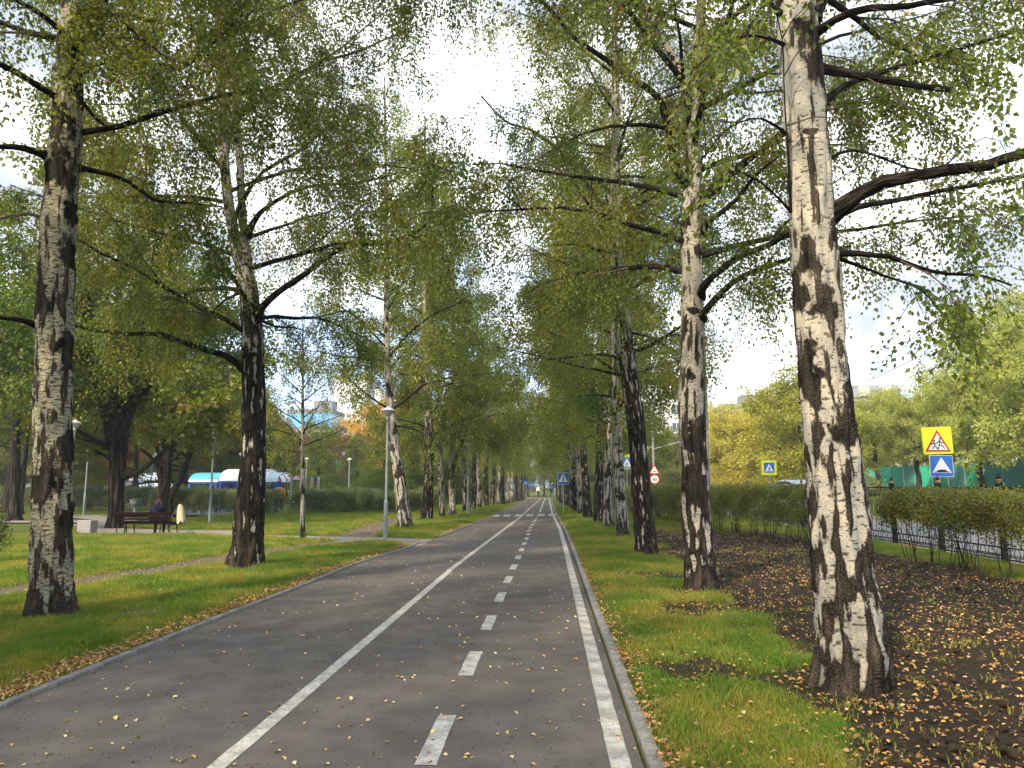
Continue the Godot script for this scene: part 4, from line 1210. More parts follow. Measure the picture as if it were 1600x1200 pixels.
	for z in [-3.4, 2.6, 8.6, 14.5]:
		spots.append([-6.1, z, "avenue birch on the left side, outside the picture, %s back from the mottled one" % NTH[int((z + 3.4) / 5.9)]])
		spots.append([2.7, z + 5.6, "avenue birch on the right side, outside the picture, %s back from the thick white one" % NTH[int((z + 3.4) / 5.9)]])
	n = 0
	for p in [[-9.0, -118.0], [-3.5, -122.0], [1.5, -119.0], [5.0, -121.0], [-1.0, -131.0], [9.0, -118.0], [-14.0, -125.0], [3.2, -140.0], [-6.0, -142.0]]:
		spots.append([p[0], p[1], "birch closing the far end of the avenue, beyond the crossing path, %s of its clump" % NTH[n]])
		n += 1
	for k in spots.size():
		var s: Array = spots[k]
		var pr: Node3D = protos[(k * 3 + int(k / 4)) % 4]
		var at := Vector3(s[0], 0, s[1])
		if used < 4 and protos.find(pr) >= 0 and pr.position == Vector3.ZERO:
			pr.position = at
			pr.rotation.y = k * 1.7
			pr.set_meta("label", s[2])
			used += 1
		else:
			dup(pr, "birch_tree", s[2], at, k * 1.7, 0.92 + 0.13 * sin(k * 2.3))

# ---------------------------------------------------------------- other trees
func px(u: float, z: float) -> float: return ((u - 800.0) / 1202.0 * 0.99882 - 0.04903) / (0.0486 * (u - 800.0) / 1202.0 + 1.0076) * absf(z)     # sideways metres of what stands at picture column u and depth z
func grown(id: String, label: String, o: Dictionary) -> Node3D:
	var pts := PackedVector3Array()
	var rad := PackedFloat32Array()
	var a: Array = TRUNKS[id]
	var off := Vector3(a[0], 0, a[2])
	unpack(a, pts, rad, off)
	var limbs := []
	for l in LIMBS[id]:
		var lp := PackedVector3Array()
		var lr := PackedFloat32Array()
		unpack(l, lp, lr, off)
		limbs.append([lp, lr, M.brown, 0.5])
		# forks of each great limb
		rng.seed = int(lp[0].x * 100) + int(lp[lp.size() - 1].y * 77)
		var sp := smooth_path(lp, lr, 0.5)
		var n: int = sp[0].size()
		for k in range(2, n, 2):
			var q := limb_path(sp[0][k], rf(0, TAU), rf(0.0, 0.9), rf(1.4, 2.8) * float(o.get("fork", 1.0)), 0.1, 0.2)
			limbs.append([q, taper(q.size(), maxf(sp[1][k] * 0.5, 0.02), 0.01), M.brown, 0.1])
	var t := thing("maple_tree", label, "tree", off, 0.0, "maples on the left lawn")
	var d := {"trunk": [pts, rad], "limbs": limbs, "bark": M.brown, "limb_bark": M.brown, "spray": M.spray_maple, "seed": int(-off.x * 31), "parts": false, "sides": 14, "step_len": 0.3, "flare": 0.25,
		"h0": 90.0, "gap": 1.0, "reach": 3.0, "el0": 0.2, "el1": 1.0, "limb_droop": 0.1, "step": 0.3, "sub": 1.2, "droop": 0.15, "sprays": 6.0, "size": 1.6, "hang": 0.35,
		"tint": Color(0.12, 0.165, 0.02), "tint2": Color(0.25, 0.245, 0.028), "turned": 0.05}
	d.merge(o, true)
	grow(t, d)
	return t
func broad(called: String, h: float, r: float, sd: int, o := {}) -> Node3D:
	var t := thing(called, "", "tree", Vector3.ZERO, 0.0, "trees of the park")
	var d := {"trunk": straight(h * 0.92, r, Vector2(rf(-0.03, 0.03), 0), sd), "bark": M.brown, "limb_bark": M.brown, "spray": M.spray_broad, "seed": sd, "sides": 9, "step_len": 0.6, "parts": false,
		"h0": h * 0.10, "gap": h * 0.026, "reach": h * 0.33, "el0": 0.25, "el1": 1.1, "limb_droop": 0.0, "shape": 0.15, "forks": 0.9, "step": 0.36, "sub": h * 0.11, "droop": 0.25, "sprays": 6.5, "size": 1.15, "hang": 0.4, "twig": 1.6,
		"tint": Color(0.80, 0.85, 0.75), "tint2": Color(1.2, 1.15, 1.1), "turned": 0.0, "bare": 0.3}
	d.merge(o, true)
	grow(t, d)
	return t
var tints := {}
func tinted(key: String, c: Color) -> StandardMaterial3D:
	if not tints.has(key):
		var m: StandardMaterial3D = M.leaf.duplicate()
		m.albedo_color = c.linear_to_srgb()
		tints[key] = m
	return tints[key]
func place(list: Array, protos: Array, group: String) -> void:
	# list: [picture column, depth, height, colour name, label]
	var cols := {"green": Color(0.133, 0.182, 0.025), "deep": Color(0.087, 0.126, 0.025), "olive": Color(0.196, 0.196, 0.031), "yellowgreen": Color(0.36, 0.35, 0.055), "yellow": Color(0.58, 0.51, 0.11), "gold": Color(0.644, 0.392, 0.042), "orange": Color(0.420, 0.182, 0.035), "russet": Color(0.182, 0.063, 0.031), "apple": Color(0.40, 0.43, 0.11), "larch": Color(0.147, 0.203, 0.035), "larchdeep": Color(0.105, 0.154, 0.035)}
	for k in list.size():
		var s: Array = list[k]
		var pr: Node3D = protos[k % protos.size()]
		var x := px(s[0], s[1])
		var at := Vector3(x, rise(x, s[1]) - 0.05, s[1])
		var sc: float = s[2] / pr.get_meta("tall")
		var o: Node3D = pr
		if pr.has_meta("used"):
			o = dup(pr, pr.get_meta("kindname"), s[4], at, k * 2.1 + s[1], sc)
		else:
			o.position = at
			o.rotation.y = k * 2.1
			o.scale = Vector3.ONE * sc
			o.set_meta("label", s[4])
			pr.set_meta("used", true)
		o.set_meta("group", group)
		for ch in o.get_children():
			if ch is MultiMeshInstance3D:
				ch.material_override = tinted(s[3], cols[s[3]])
func build_park_trees() -> void:
	grown("M1", "big dark maple with several upright stems just behind the bench", {"sprays": 6.5, "ymin": 3.1})
	grown("M2", "low-forking maple with spreading crooked stems behind the hedge end", {"ymin": 3.9, "size": 1.7, "tint2": Color(0.26, 0.225, 0.028), "turned": 0.08, "hang": 0.15, "droop": 0.0, "sub": 1.1})
	grown("M3", "dark straight tree at the left edge of the lawn", {"ymin": 2.9, "h0": 3.4, "reach": 4.5, "gap": 0.5, "size": 1.6, "step": 0.4})
	var pr := []
	for k in 3:
		var h: float = [12.0, 11.0, 12.5][k]
		var t := broad("broadleaf_tree", h, 0.2, 700 + k, [{}, {"reach": 4.2, "shape": 0.0}, {"shape": 0.4, "reach": 3.4, "el0": 0.5}][k])
		t.set_meta("tall", h); t.set_meta("kindname", "broadleaf_tree")
		pr.append(t)
	var hi := []
	for k in 2:
		var t := broad("broadleaf_tree", 12.0, 0.2, 740 + k, {"h0": 4.2, "reach": 4.3, "shape": 0.1, "droop": 0.05, "sprays": 4.6})
		t.set_meta("tall", 12.0); t.set_meta("kindname", "broadleaf_tree")
		hi.append(t)
	var near_trees := []
	var far_trees := []
	for e in [[-70, -26.0, 12.0, "green", "dark green tree at the far left edge, nearest of the park trees"], [10, -48.0, 14.0, "green", "green tree behind the dark straight trunk at the left edge"], [70, -62.0, 15.0, "olive", "tall olive tree deep behind the mottled birch"],
		[118, -66.0, 12.0, "yellowgreen", "yellowish tree between the mottled birch and the big maple"], [150, -74.0, 12.0, "orange", "orange-leaved tree glimpsed left of the big maple trunk"], [215, -64.0, 14.0, "olive", "olive tree right behind the big maple"],
		[100, -90.0, 19.0, "green", "very tall green tree far back on the left"], [250, -92.0, 19.0, "olive", "very tall olive tree far behind the crooked maple"], [290, -60.0, 12.0, "yellowgreen", "yellow-green tree behind the left end of the playground shelter"], [335, -70.0, 13.0, "olive", "olive tree behind the white shelter roof"],
		[385, -66.0, 12.5, "green", "green tree behind the dark forked birch and the shelter"], [425, -78.0, 9.5, "orange", "reddish-orange small tree above the shelter's right end"], [448, -92.0, 9.0, "russet", "russet tree behind the young slender birch"], [528, -96.0, 10.0, "russet", "dark red tree below the grey tower block"],
		[577, -104.0, 13.5, "gold", "bright golden tree left of the nearest street lamp head"], [608, -110.0, 15.0, "gold", "golden-orange tree behind the larches, right of the lamp head"], [410, -100.0, 14.0, "olive", "tall olive tree far behind the shelter"], [680, -96.0, 13.0, "green", "green tree deep behind the left birch row"],
		[720, -118.0, 14.0, "olive", "olive tree far behind the left row, near the second lamp"], [775, -128.0, 14.0, "green", "green tree far behind the left row, close to its end"], [20, -110.0, 22.0, "deep", "deep green tall tree farthest back on the left"], [-40, -70.0, 16.0, "olive", "olive tree at the left border behind the far hedge"],
		[160, -130.0, 22.0, "olive", "pale olive tree farthest behind the big maple"], [330, -120.0, 17.0, "yellowgreen", "yellow-green tall tree farthest behind the shelter"], [190, -50.0, 11.5, "green", "green tree between the two maples"], [35, -45.0, 11.0, "green", "green leafy tree left of the mottled birch, by the far hedge"], [255, -37.0, 13.5, "green", "green tree with high crown between the maples and the dark forked birch"], [320, -84.0, 15.0, "green", "tall green tree behind the middle of the shelter"], [480, -110.0, 12.0, "olive", "olive tree far behind the climbing posts"], [640, -125.0, 17.0, "olive", "tall olive tree farthest behind the golden trees"]]:
		(near_trees if e[1] > -66.0 else far_trees).append(e)
	place(near_trees, hi, "trees of the park")
	place(far_trees, pr, "trees of the park")
	var back := ["dark", "nearer", "farther", "farthest", "middle", "right-hand"]
	var bp := [[-13.0, 5.0], [-18.0, 12.0], [-9.0, 16.0], [-3.0, 24.0], [-24.0, 22.0], [6.0, 15.0]]
	for k in 6:
		var o := dup(pr[k % 3], "broadleaf_tree", "park tree behind the viewer, outside the picture, %s of its group" % back[k], Vector3(bp[k][0], 0, bp[k][1]), k * 1.3, 1.05)
		for ch in o.get_children():
			if ch is MultiMeshInstance3D:
				ch.material_override = tints["green"]
	# right side, across the street
	var pr2 := []
	for k in 2:
		var t := broad("street_tree", 8.0, 0.16, 760 + k, {"h0": 1.3, "reach": 3.0, "sub": 1.1, "gap": 0.2, "sprays": 8.0, "size": 0.95, "shape": 0.2})
		t.set_meta("tall", 8.0); t.set_meta("kindname", "street_tree")
		pr2.append(t)
	place([[1150, -64.0, 8.6, "yellow", "pale yellow tree across the street behind the second right birch"], [1212, -62.0, 9.5, "yellow", "yellow tree left of the thick white birch, by the small crossing sign"], [1262, -50.0, 9.6, "yellowgreen", "yellow-green tree hidden in part by the thick white birch"], [1205, -84.0, 9.0, "yellowgreen", "yellow-green tree farther back above the small crossing sign"],
		[1060, -86.0, 8.5, "olive", "olive tree by the utility pole, across the street"], [1036, -104.0, 9.0, "green", "green tree left of the utility pole"], [1095, -98.0, 8.6, "yellowgreen", "yellow-green tree right of the utility pole"], [1120, -76.0, 6.5, "yellow", "low yellow bush-like tree just right of the second right birch"], [985, -110.0, 10.0, "olive", "olive tree behind the dark leaning birch"],
		[940, -125.0, 12.0, "green", "green tree far behind the right birch row"], [1130, -96.0, 11.5, "yellowgreen", "tall yellow-green tree hiding the cream apartment block on its left side"], [1192, -102.0, 12.5, "olive", "tall olive tree hiding the cream apartment block on its right side"], [1345, -104.0, 11.5, "yellowgreen", "yellow-green tree below the dark roofed house"], [1395, -110.0, 11.0, "olive", "olive tree below the dormers of the dark roofed house"], [1000, -70.0, 8.0, "green", "green street tree just left of the dark leaning birch"], [905, -140.0, 13.0, "yellowgreen", "yellow-green tree at the far end of the right row"], [1310, -58.0, 7.5, "apple", "light green fruit tree right behind the thick white birch"], [1596, -60.0, 15.5, "apple", "tall light green tree rising above the fruit trees at the right edge"], [1640, -40.0, 9.5, "apple", "light green tree at the right edge behind the hedge"]], pr2, "trees across the street")
	var pr3 := []
	for k in 2:
		var t := broad("fruit_tree", 7.0, 0.2, 780 + k, {"h0": 1.9, "reach": 3.4, "sub": 1.0, "gap": 0.15, "sprays": 9.0, "size": 0.85, "shape": 0.0, "el0": 0.3, "step": 0.3})
		t.set_meta("tall", 7.0); t.set_meta("kindname", "fruit_tree")
		pr3.append(t)
	place([[1434, -56.0, 6.8, "apple", "round fruit tree with leaning trunk left of the yellow warning sign"], [1536, -48.0, 7.2, "apple", "round fruit tree with forked trunk right of the yellow warning sign"], [1372, -66.0, 7.6, "apple", "fruit tree at the left end of the green fence"], [1612, -50.0, 7.6, "olive", "darker fruit tree at the right edge by the green fence"], [1490, -74.0, 8.6, "apple", "taller fruit tree behind the green fence, above the warning sign"], [1570, -80.0, 10.0, "apple", "fruit tree farther behind the green fence on the right"], [1330, -88.0, 8.5, "yellowgreen", "yellow-green fruit tree far behind the fence, beside the thick birch"], [1420, -96.0, 9.5, "apple", "pale fruit tree far behind the fence under the overhead wires"]], pr3, "fruit trees along the green fence")
	# larches
	var pr4 := []
	for k in 2:
		var t := thing("larch_tree", "", "tree", Vector3.ZERO, 0.0, "larches on the lawn")
		grow(t, {"trunk": straight(7.0, 0.13, Vector2.ZERO, 820 + k), "bark": M.brown, "limb_bark": M.brown, "spray": M.spray_larch, "seed": 830 + k, "sides": 8, "step_len": 0.5, "parts": false, "h0": 0.5, "gap": 0.10, "reach": 2.0, "el0": -0.05, "el1": 0.5,
			"limb_droop": 0.0, "shape": 1.0, "forks": 0.6, "step": 0.26, "sub": 0.55, "droop": 0.25, "sprays": 9.0, "size": 0.9, "hang": 0.5, "tint": Color(0.8, 0.85, 0.8), "tint2": Color(1.25, 1.2, 1.1), "turned": 0.0, "bare": 0.1})
		t.set_meta("tall", 7.0); t.set_meta("kindname", "larch_tree")
		pr4.append(t)
	place([[500, -64.0, 7.4, "larch", "feathery larch left of the small street lamp, behind the hedge"], [597, -54.0, 7.0, "larch", "feathery larch behind the nearest street lamp"], [640, -58.0, 8.0, "larch", "larch behind the pale leaning birch"], [552, -72.0, 7.0, "larchdeep", "darker larch right of the small street lamp"], [690, -64.0, 8.6, "larchdeep", "dark larch behind the middle of the left birch row"],
		[735, -84.0, 9.5, "larch", "larch far behind the left row, beside the second lamp"], [455, -76.0, 7.6, "larchdeep", "dark larch behind the playground climbing posts"], [660, -78.0, 9.0, "larch", "tall larch farther behind the pale leaning birch"]], pr4, "larches on the lawn")

# ---------------------------------------------------------------- hedges
func hedge(label: String, line: Array, w: float, h: float, bottom: float, density: float, c1: Color, c2: Color, stems: int, turned: float, sd: int, size := 1.0) -> void:
	rng.seed = sd
	var o := Vector3(line[0], 0, line[1])
	var t := thing("hedge", label, "hedge", o, 0.0, "")
	var xf := []
	var cs := PackedColorArray()
	var st := MB.new()
	for k in range(0, line.size() - 2, 2):
		var a := Vector3(line[k], 0, line[k + 1])
		var b := Vector3(line[k + 2], 0, line[k + 3])
		var l := a.distance_to(b)
		var d := (b - a) / l
		var n := d.cross(Vector3.UP)
		for j in int(l * stems):
			var p := a + d * rf(0, l) + n * rf(-0.25, 0.25) * w
			var y0 := rise(p.x, p.z)
			for q in 1 + rng.randi() % 3:
				var lean := Vector3(rf(-1, 1), 0, rf(-1, 1)) * 0.30
				var pts := PackedVector3Array()
				for s in 5:
					var u := s / 4.0
					pts.append(p - o + Vector3(0, y0 - 0.05 + u * h * 0.82, 0) + lean * u * h * 0.7 + Vector3(rf(-1, 1), 0, rf(-1, 1)) * 0.035)
				var r := rf(0.006, 0.014)
				st.tube(pts, PackedFloat32Array([r, r * 0.9, r * 0.75, r * 0.6, r * 0.4]), 4, false)
		for j in int(l * density):
			var s := rf(0, l)
			var p := a + d * s
			var bulge := 1.0 + 0.18 * tint_noise.get_noise_2d(p.x * 1.7 + sd, p.z * 1.7) + 0.3 * tint_noise.get_noise_2d(p.x * 4.0, p.z * 4.0 + sd)
			var ph := rf(-0.15, 1.15) * PI
			var rr := pow(rng.randf(), 0.22)
			var e := Vector2(cos(ph), sin(ph))
			e /= pow(pow(absf(e.x), 3.5) + pow(absf(e.y), 3.5), 1.0 / 3.5)
			var mid := bottom + (h - bottom) * 0.45
			var y := mid + (e.y * rr * (h - mid) if e.y > 0.0 else e.y * rr * (mid - bottom) / 0.4 * rf(0.4, 1.1)) * bulge
			if y < bottom + rf(-0.1, 0.25): continue
			if stems > 0 and tint_noise.get_noise_3d(p.x * 2.2, y * 2.5, p.z * 2.2) < rf(-0.4, 0.1): continue
			p += n * e.x * rr * w * 0.5 * bulge
			p.y += rise(p.x, p.z) + y
			var up := Vector3(e.x * n.x, e.y * 0.8 + 0.5, e.x * n.z) + Vector3(rf(-1, 1), rf(-1, 1), rf(-1, 1)) * 0.7
			var yy := up.normalized()
			var x := yy.cross(Vector3(rf(-1, 1), rf(-1, 1), rf(-1, 1))).normalized()
			if x.length_squared() < 0.5: continue
			var sc := rf(0.7, 1.3) * size
			xf.append(Transform3D(Basis(x * sc, -yy * sc, x.cross(-yy) * sc), p - o))
			var q := clampf(0.4 + tint_noise.get_noise_3dv(p * 2.0) * 1.2 + rf(-0.3, 0.3), 0.0, 1.0)
			var c := c1.lerp(c2, q) * rf(0.8, 1.2)
			if rng.randf() < turned * (1.5 if tint_noise.get_noise_3dv(p * 1.1) > 0.1 else 0.5):
				c = [Color(0.22, 0.13, 0.02), Color(0.19, 0.085, 0.022), Color(0.30, 0.22, 0.03)][rng.randi() % 3]
			cs.append(c)
	if stems > 0:
		part("stems", st, M.stem, t).set_meta("kind", "stuff")
	stuff("foliage", M.spray_hedge, xf, cs, t)
func build_hedges() -> void:
	M.stem = mat(srgb(0.05, 0.034, 0.03), 0.9)
	M.stem.metallic_specular = 0.2
	var g1 := Color(0.11, 0.135, 0.025)
	var g2 := Color(0.23, 0.25, 0.042)
	hedge("loose hedge with bare stems between the thick white birch and the right edge", [7.42, -16.7, 7.55, -15.5, 8.0, -13.4, 8.4, -11.0], 1.2, 1.43, 0.62, 760.0, g1, g2, 6, 0.14, 1201)
	hedge("leafy hedge with yellowing tips left of the thick white birch", [5.9, -29.0, 6.5, -25.5, 7.05, -22.2, 7.15, -21.0], 1.3, 1.52, 0.42, 700.0, g1, g2, 4, 0.12, 1202)
	hedge("far clipped hedge behind the dark leaning birch, along the street", [4.9, -50.0, 5.2, -42.0, 5.6, -33.0, 5.85, -30.0], 1.3, 1.45, 0.3, 330.0, g1, g2, 3, 0.06, 1203, 1.4)
	hedge("distant stretch of street hedge behind the end of the right birch row", [4.3, -100.0, 4.6, -70.0, 4.9, -52.0], 1.4, 1.45, 0.1, 120.0, g1, g2, 0, 0.04, 1204, 2.2)
	var h1 := Color(0.115, 0.145, 0.055)
	var h2 := Color(0.31, 0.345, 0.17)
	hedge("clipped grey-green hedge before the left part of the playground shelter", [-22.0, -42.5, -18.0, -42.2, -14.8, -42.0], 1.2, 1.22, 0.03, 420.0, h1, h2, 0, 0.0, 1205, 1.6)
	hedge("clipped hedge right of the blue gate posts, behind the young birch", [-13.9, -42.0, -12.4, -44.0, -11.9, -48.0, -11.4, -54.0], 1.2, 1.25, 0.03, 380.0, h1, h2, 0, 0.0, 1206, 1.6)
	hedge("pale-tipped low hedge behind the nearest street lamp", [-11.0, -44.5, -9.6, -44.8, -7.6, -47.0], 1.2, 1.15, 0.03, 420.0, h1, h2 * 1.2, 0, 0.0, 1207, 1.6)
	hedge("small clipped shrub block between the pale and the black-trunked left birches", [-9.0, -53.0, -7.8, -54.0], 1.6, 1.3, 0.03, 420.0, h1, h2, 0, 0.0, 1208, 1.7)
	hedge("long far hedge across the back of the left lawn", [-48.0, -50.0, -38.0, -52.0, -30.0, -54.0, -24.5, -55.0], 1.3, 1.3, 0.03, 300.0, h1 * 0.9, h2 * 0.9, 0, 0.0, 1209, 2.0)
	hedge("tall belt of shrubs closing the view beyond the end of the path", [-40.0, -128.0, -12.0, -126.0, 4.0, -126.0, 22.0, -124.0], 4.0, 4.6, 0.0, 130.0, g1, g2, 0, 0.03, 1211, 4.0)
	hedge("low wild shrubs deep behind the left birch row", [-26.0, -98.0, -16.0, -92.0, -8.0, -88.0], 3.0, 3.0, 0.0, 150.0, g1, g2, 0, 0.02, 1212, 3.0)
	hedge("dark young bush at the very left edge of the picture", [-11.6, -15.2, -11.3, -15.0], 0.9, 1.1, 0.1, 500.0, g1 * 0.7, g2 * 0.7, 8, 0.0, 1210)

# ---------------------------------------------------------------- far buildings
func window_in(parent: Node3D, at: Vector3, w: float, h: float, frame: StandardMaterial3D) -> void:
	var f := MB.new()
	for s in [-1.0, 1.0]:
		f.box(at + Vector3(s * (w * 0.5 - 0.05), 0, 0.03), Vector3(0.1, h, 0.1))
		f.box(at + Vector3(0, s * (h * 0.5 - 0.05), 0.03), Vector3(w - 0.2, 0.1, 0.1))
	f.box(at + Vector3(w * 0.12, 0, 0.03), Vector3(0.08, h - 0.2, 0.08))
	var o := part("window", f, frame, parent)
	var g := MB.new()
	g.box(at + Vector3(0, 0, 0.012), Vector3(w - 0.2, h - 0.2, 0.02))
	part("pane", g, M.glass, o)
func block(label: String, at: Vector3, w: float, h: float, d: float, wall: StandardMaterial3D, cols: int, rows: int, storey: float, turn := 0.0) -> Node3D:
	var t := thing("apartment_building", label, "building", at, turn)
	var b := MB.new()
	b.box(Vector3(0, h * 0.5, -d * 0.5), Vector3(w, h, d))
	part("wall", b, wall, t)
	var r := MB.new()
	r.box(Vector3(0, h + 0.4, -d * 0.5), Vector3(w + 0.3, 0.8, d + 0.3))
	r.box(Vector3(w * 0.2, h + 1.9, -d * 0.5), Vector3(4, 2.2, 4))
	part("roof", r, M.roofgrey, t)
	for a in rows:
		for c in cols:
			window_in(t, Vector3((c + 0.5 - cols * 0.5) * w / cols, h - 1.9 - a * storey, 0.0), w / cols * 0.55, storey * 0.52, M.white)
		if a > 0:
			var j := MB.new()
			j.box(Vector3(0, h - 0.35 - a * storey, 0.02), Vector3(w, 0.09, 0.06))
			part("floor_joint", j, M.joint, t)
	return t
func build_buildings() -> void:
	var plain := surface_texture(256, 55, 0.88, 1.0, 0.03, 0.2, 0.4)
	M.white = grained(srgb(0.62, 0.62, 0.62), 0.8, plain, 0.15)
	M.tower = grained(srgb(0.64, 0.65, 0.67), 0.85, plain, 0.12)
	M.glass = mat(srgb(0.05, 0.065, 0.08), 0.15)
	M.roofgrey = mat(srgb(0.16, 0.17, 0.19), 0.8)
	M.joint = mat(srgb(0.22, 0.22, 0.23), 0.9)
	M.brick = grained(srgb(0.42, 0.12, 0.06), 0.9, plain, 0.3)
	M.cream = grained(srgb(0.55, 0.51, 0.44), 0.9, plain, 0.15)
	M.skyblue = mat(srgb(0.10, 0.32, 0.58), 0.7)
	# grey tower: end wall of joined slabs with a strip of small stair windows
	var z := -220.0
	var x0 := px(514, z)
	var x1 := px(570, z)
	var w := x1 - x0
	var t := thing("tower_block", "tall light grey slab tower with jointed panels behind the golden tree", "building", Vector3((x0 + x1) * 0.5, 0, z))
	var core := MB.new()
	core.box(Vector3(0, 16.4, -9.1), Vector3(w - 0.3, 32.8, 18))
	part("wall", core, M.joint, t)
	for a in 15:
		for c in 2:
			var p := MB.new()
			var pw := w * (0.44 if c == 0 else 0.47)
			p.cbox(Vector3(-w * 0.5 + pw * 0.5 if c == 0 else w * 0.5 - pw * 0.5, 1.1 + a * 2.25, 0.0), Vector3(pw - 0.06, 2.17, 0.3), 0.03)
			part("panel", p, M.tower, t)
		var f := MB.new()
		var mx := -w * 0.5 + w * 0.44 + w * 0.045
		f.cbox(Vector3(mx, 0.55 + a * 2.25, 0.0), Vector3(w * 0.085, 1.05, 0.26), 0.03)
		var fo := part("panel", f, M.tower, t)
		fo.set_meta("label", "narrow slab beside a stair window")
		window_in(t, Vector3(mx, 1.68 + a * 2.25, 0.0), w * 0.085, 1.1, M.white)
	var cap := MB.new()
	cap.box(Vector3(0, 33.5, -9.0), Vector3(w + 0.4, 0.8, 18.6))
	part("roof", cap, M.roofgrey, t)
	var side := MB.new()
	side.box(Vector3(w * 0.5 + 1.9, 15.0, -10.0), Vector3(3.6, 30.0, 14.0))
	part("side_wing", side, M.white, t)
	# blue-topped block left of it
	var b := block("low block with a sky-blue top band, left of the grey tower", Vector3(px(480, -160.0), 0, -160.0), 9.4, 17.0, 10.0, M.white, 4, 4, 2.9)
	var band := MB.new()
	band.box(Vector3(0, 15.4, 0.1), Vector3(9.4, 3.0, 0.2))
	part("blue_band", band, M.skyblue, b)
	block("white apartment block with a brick-red edge behind the dark leaning birch", Vector3(px(1036, -140.0), 0, -140.0), 7.6, 20.0, 12.0, M.white, 3, 6, 2.9)
	var e := MB.new()
	e.box(Vector3(0, 10.0, -5.0), Vector3(1.1, 20.0, 10.0))
	var eo := part("brick_stair_tower", e, M.brick)
	eo.position = Vector3(px(1004, -140.0), 0, -140.4)
	tag(eo, "narrow brick-red stair tower beside the white apartment block", "tower")
	block("pale cream apartment block behind the yellow trees on the right", Vector3(px(1175, -150.0), 0, -150.0), 9.0, 16.6, 12.0, M.cream, 4, 6, 2.9)
	var r := thing("roofed_house", "long pale house with dark grey roof and dormer under the wires", "building", Vector3(px(1358, -170.0), 0, -170.0))
	var hb := MB.new()
	hb.box(Vector3(0, 10.4, -5), Vector3(15, 20.8, 10))
	part("wall", hb, M.cream, r)
	var rb := MB.new()
	var prof := PackedVector2Array([Vector2(-5.6, 20.82), Vector2(5.6, 20.82), Vector2(4.2, 23.6), Vector2(-4.2, 23.6)])
	rb.prism(prof, -7.8, 7.8, Transform3D(Basis(Vector3(0, 0, 1), Vector3.UP, Vector3.RIGHT), Vector3(0, 0, -5)))
	part("roof", rb, M.roofgrey, r)
	for k in 3:
		var dm := MB.new()
		dm.box(Vector3(-4.6 + k * 4.6, 22.2, 0.1), Vector3(1.9, 2.3, 1.6))
		part("dormer", dm, M.cream, r)
	for k in 5:
		window_in(r, Vector3(-5.8 + k * 2.9, 18.6, 0.0), 1.5, 1.6, M.white)
	var dome := MB.new()
	dome.lathe([Vector2(4.2, 0), Vector2(4.2, 23.2), Vector2(4.0, 24.4), Vector2(3.2, 25.6), Vector2(1.8, 26.4), Vector2(0.01, 26.7)], 20)
	var dmo := part("domed_tower", dome, M.white)
	dmo.position = Vector3(px(1472, -190.0), 0, -190.0)
	tag(dmo, "white round-topped tower peeping over the fruit trees on the right", "tower")
	var k := MB.new()
	k.cbox(Vector3(0, 1.0, 0), Vector3(1.3, 2.0, 1.3), 0.03)
	var kt := thing("utility_cabinet", "white utility cabinet far back between the two maples", "cabinet", Vector3(px(200, -66.0), 0, -66.0))
	part("body", k, M.white, kt)
	var kd := MB.new()
	kd.cbox(Vector3(0, 0.95, 0.665), Vector3(0.95, 1.7, 0.03), 0.008)
	part("door", kd, M.tower, kt)
	var kr := MB.new()
	kr.cbox(Vector3(0, 2.06, 0), Vector3(1.45, 0.1, 1.45), 0.02)
	part("roof", kr, M.roofgrey, kt)

# ---------------------------------------------------------------- street side: signs, fences, cars, poles
func rounded(w: float, h: float, r: float) -> PackedVector2Array:
	var p := PackedVector2Array()
	for q in 4:
		var c := Vector2((w * 0.5 - r) * (1.0 if q == 0 or q == 3 else -1.0), (h * 0.5 - r) * (1.0 if q < 2 else -1.0))
		for k in 4:
			var a := PI * 0.5 * (q + k / 3.0)
			p.append(c + Vector2(cos(a), sin(a)) * r)
	return p
func tri(w: float, y0: float, h: float, x := 0.0) -> PackedVector2Array: return PackedVector2Array([Vector2(x - w * 0.5, y0), Vector2(x + w * 0.5, y0), Vector2(x, y0 + h)])
func disc(r: float, n := 20, c := Vector2.ZERO, ry := -1.0) -> PackedVector2Array:
	var p := PackedVector2Array()
	for k in n:
		p.append(c + Vector2(cos(TAU * k / n) * r, sin(TAU * k / n) * (r if ry < 0.0 else ry)))
	return p
func layer(called: String, polys: Array, level: int, m: Material, parent: Node3D, at := Vector2.ZERO, size := 1.0) -> MeshInstance3D:
	var mb := MB.new()
	for p in polys:
		mb.prism(p, 0.0, 0.0025, Transform3D())
	var o := part(called, mb, m, parent)
	o.position = Vector3(at.x, at.y, 0.012 + level * 0.0025)
	o.scale = Vector3(size, size, 1.0)
	return o
func strokes(list: Array, w: float) -> Array:
	var out := []
	for s in list:
		var a := Vector2(s[0], s[1])
		var b := Vector2(s[2], s[3])
		var d := (b - a).normalized() * w * 0.5
		var e := d.orthogonal()
		out.append(PackedVector2Array([a - d - e, b + d - e, b + d + e, a - d + e]))
	return out
func plate(called: String, w: float, h: float, r: float, m: Material, parent: Node3D, at: Vector2) -> MeshInstance3D:
	var mb := MB.new()
	mb.prism(rounded(w, h, r), -0.010, 0.012)
	var o := part(called, mb, m, parent)
	o.position = Vector3(at.x, at.y, 0.0)
	return o
func sign_pole(t: Node3D, h: float, r := 0.03) -> void:
	var p := MB.new()
	p.rod(Vector3(0, -0.1, -0.045), Vector3(0, h, -0.045), r, 10)
	part("pole", p, M.galvanised, t)
const WALKER := [[0.02, 0.36, 0.0, 0.18], [0.0, 0.18, 0.09, 0.02], [0.0, 0.18, -0.10, 0.02], [0.02, 0.34, 0.12, 0.22], [0.0, 0.33, -0.10, 0.24]]
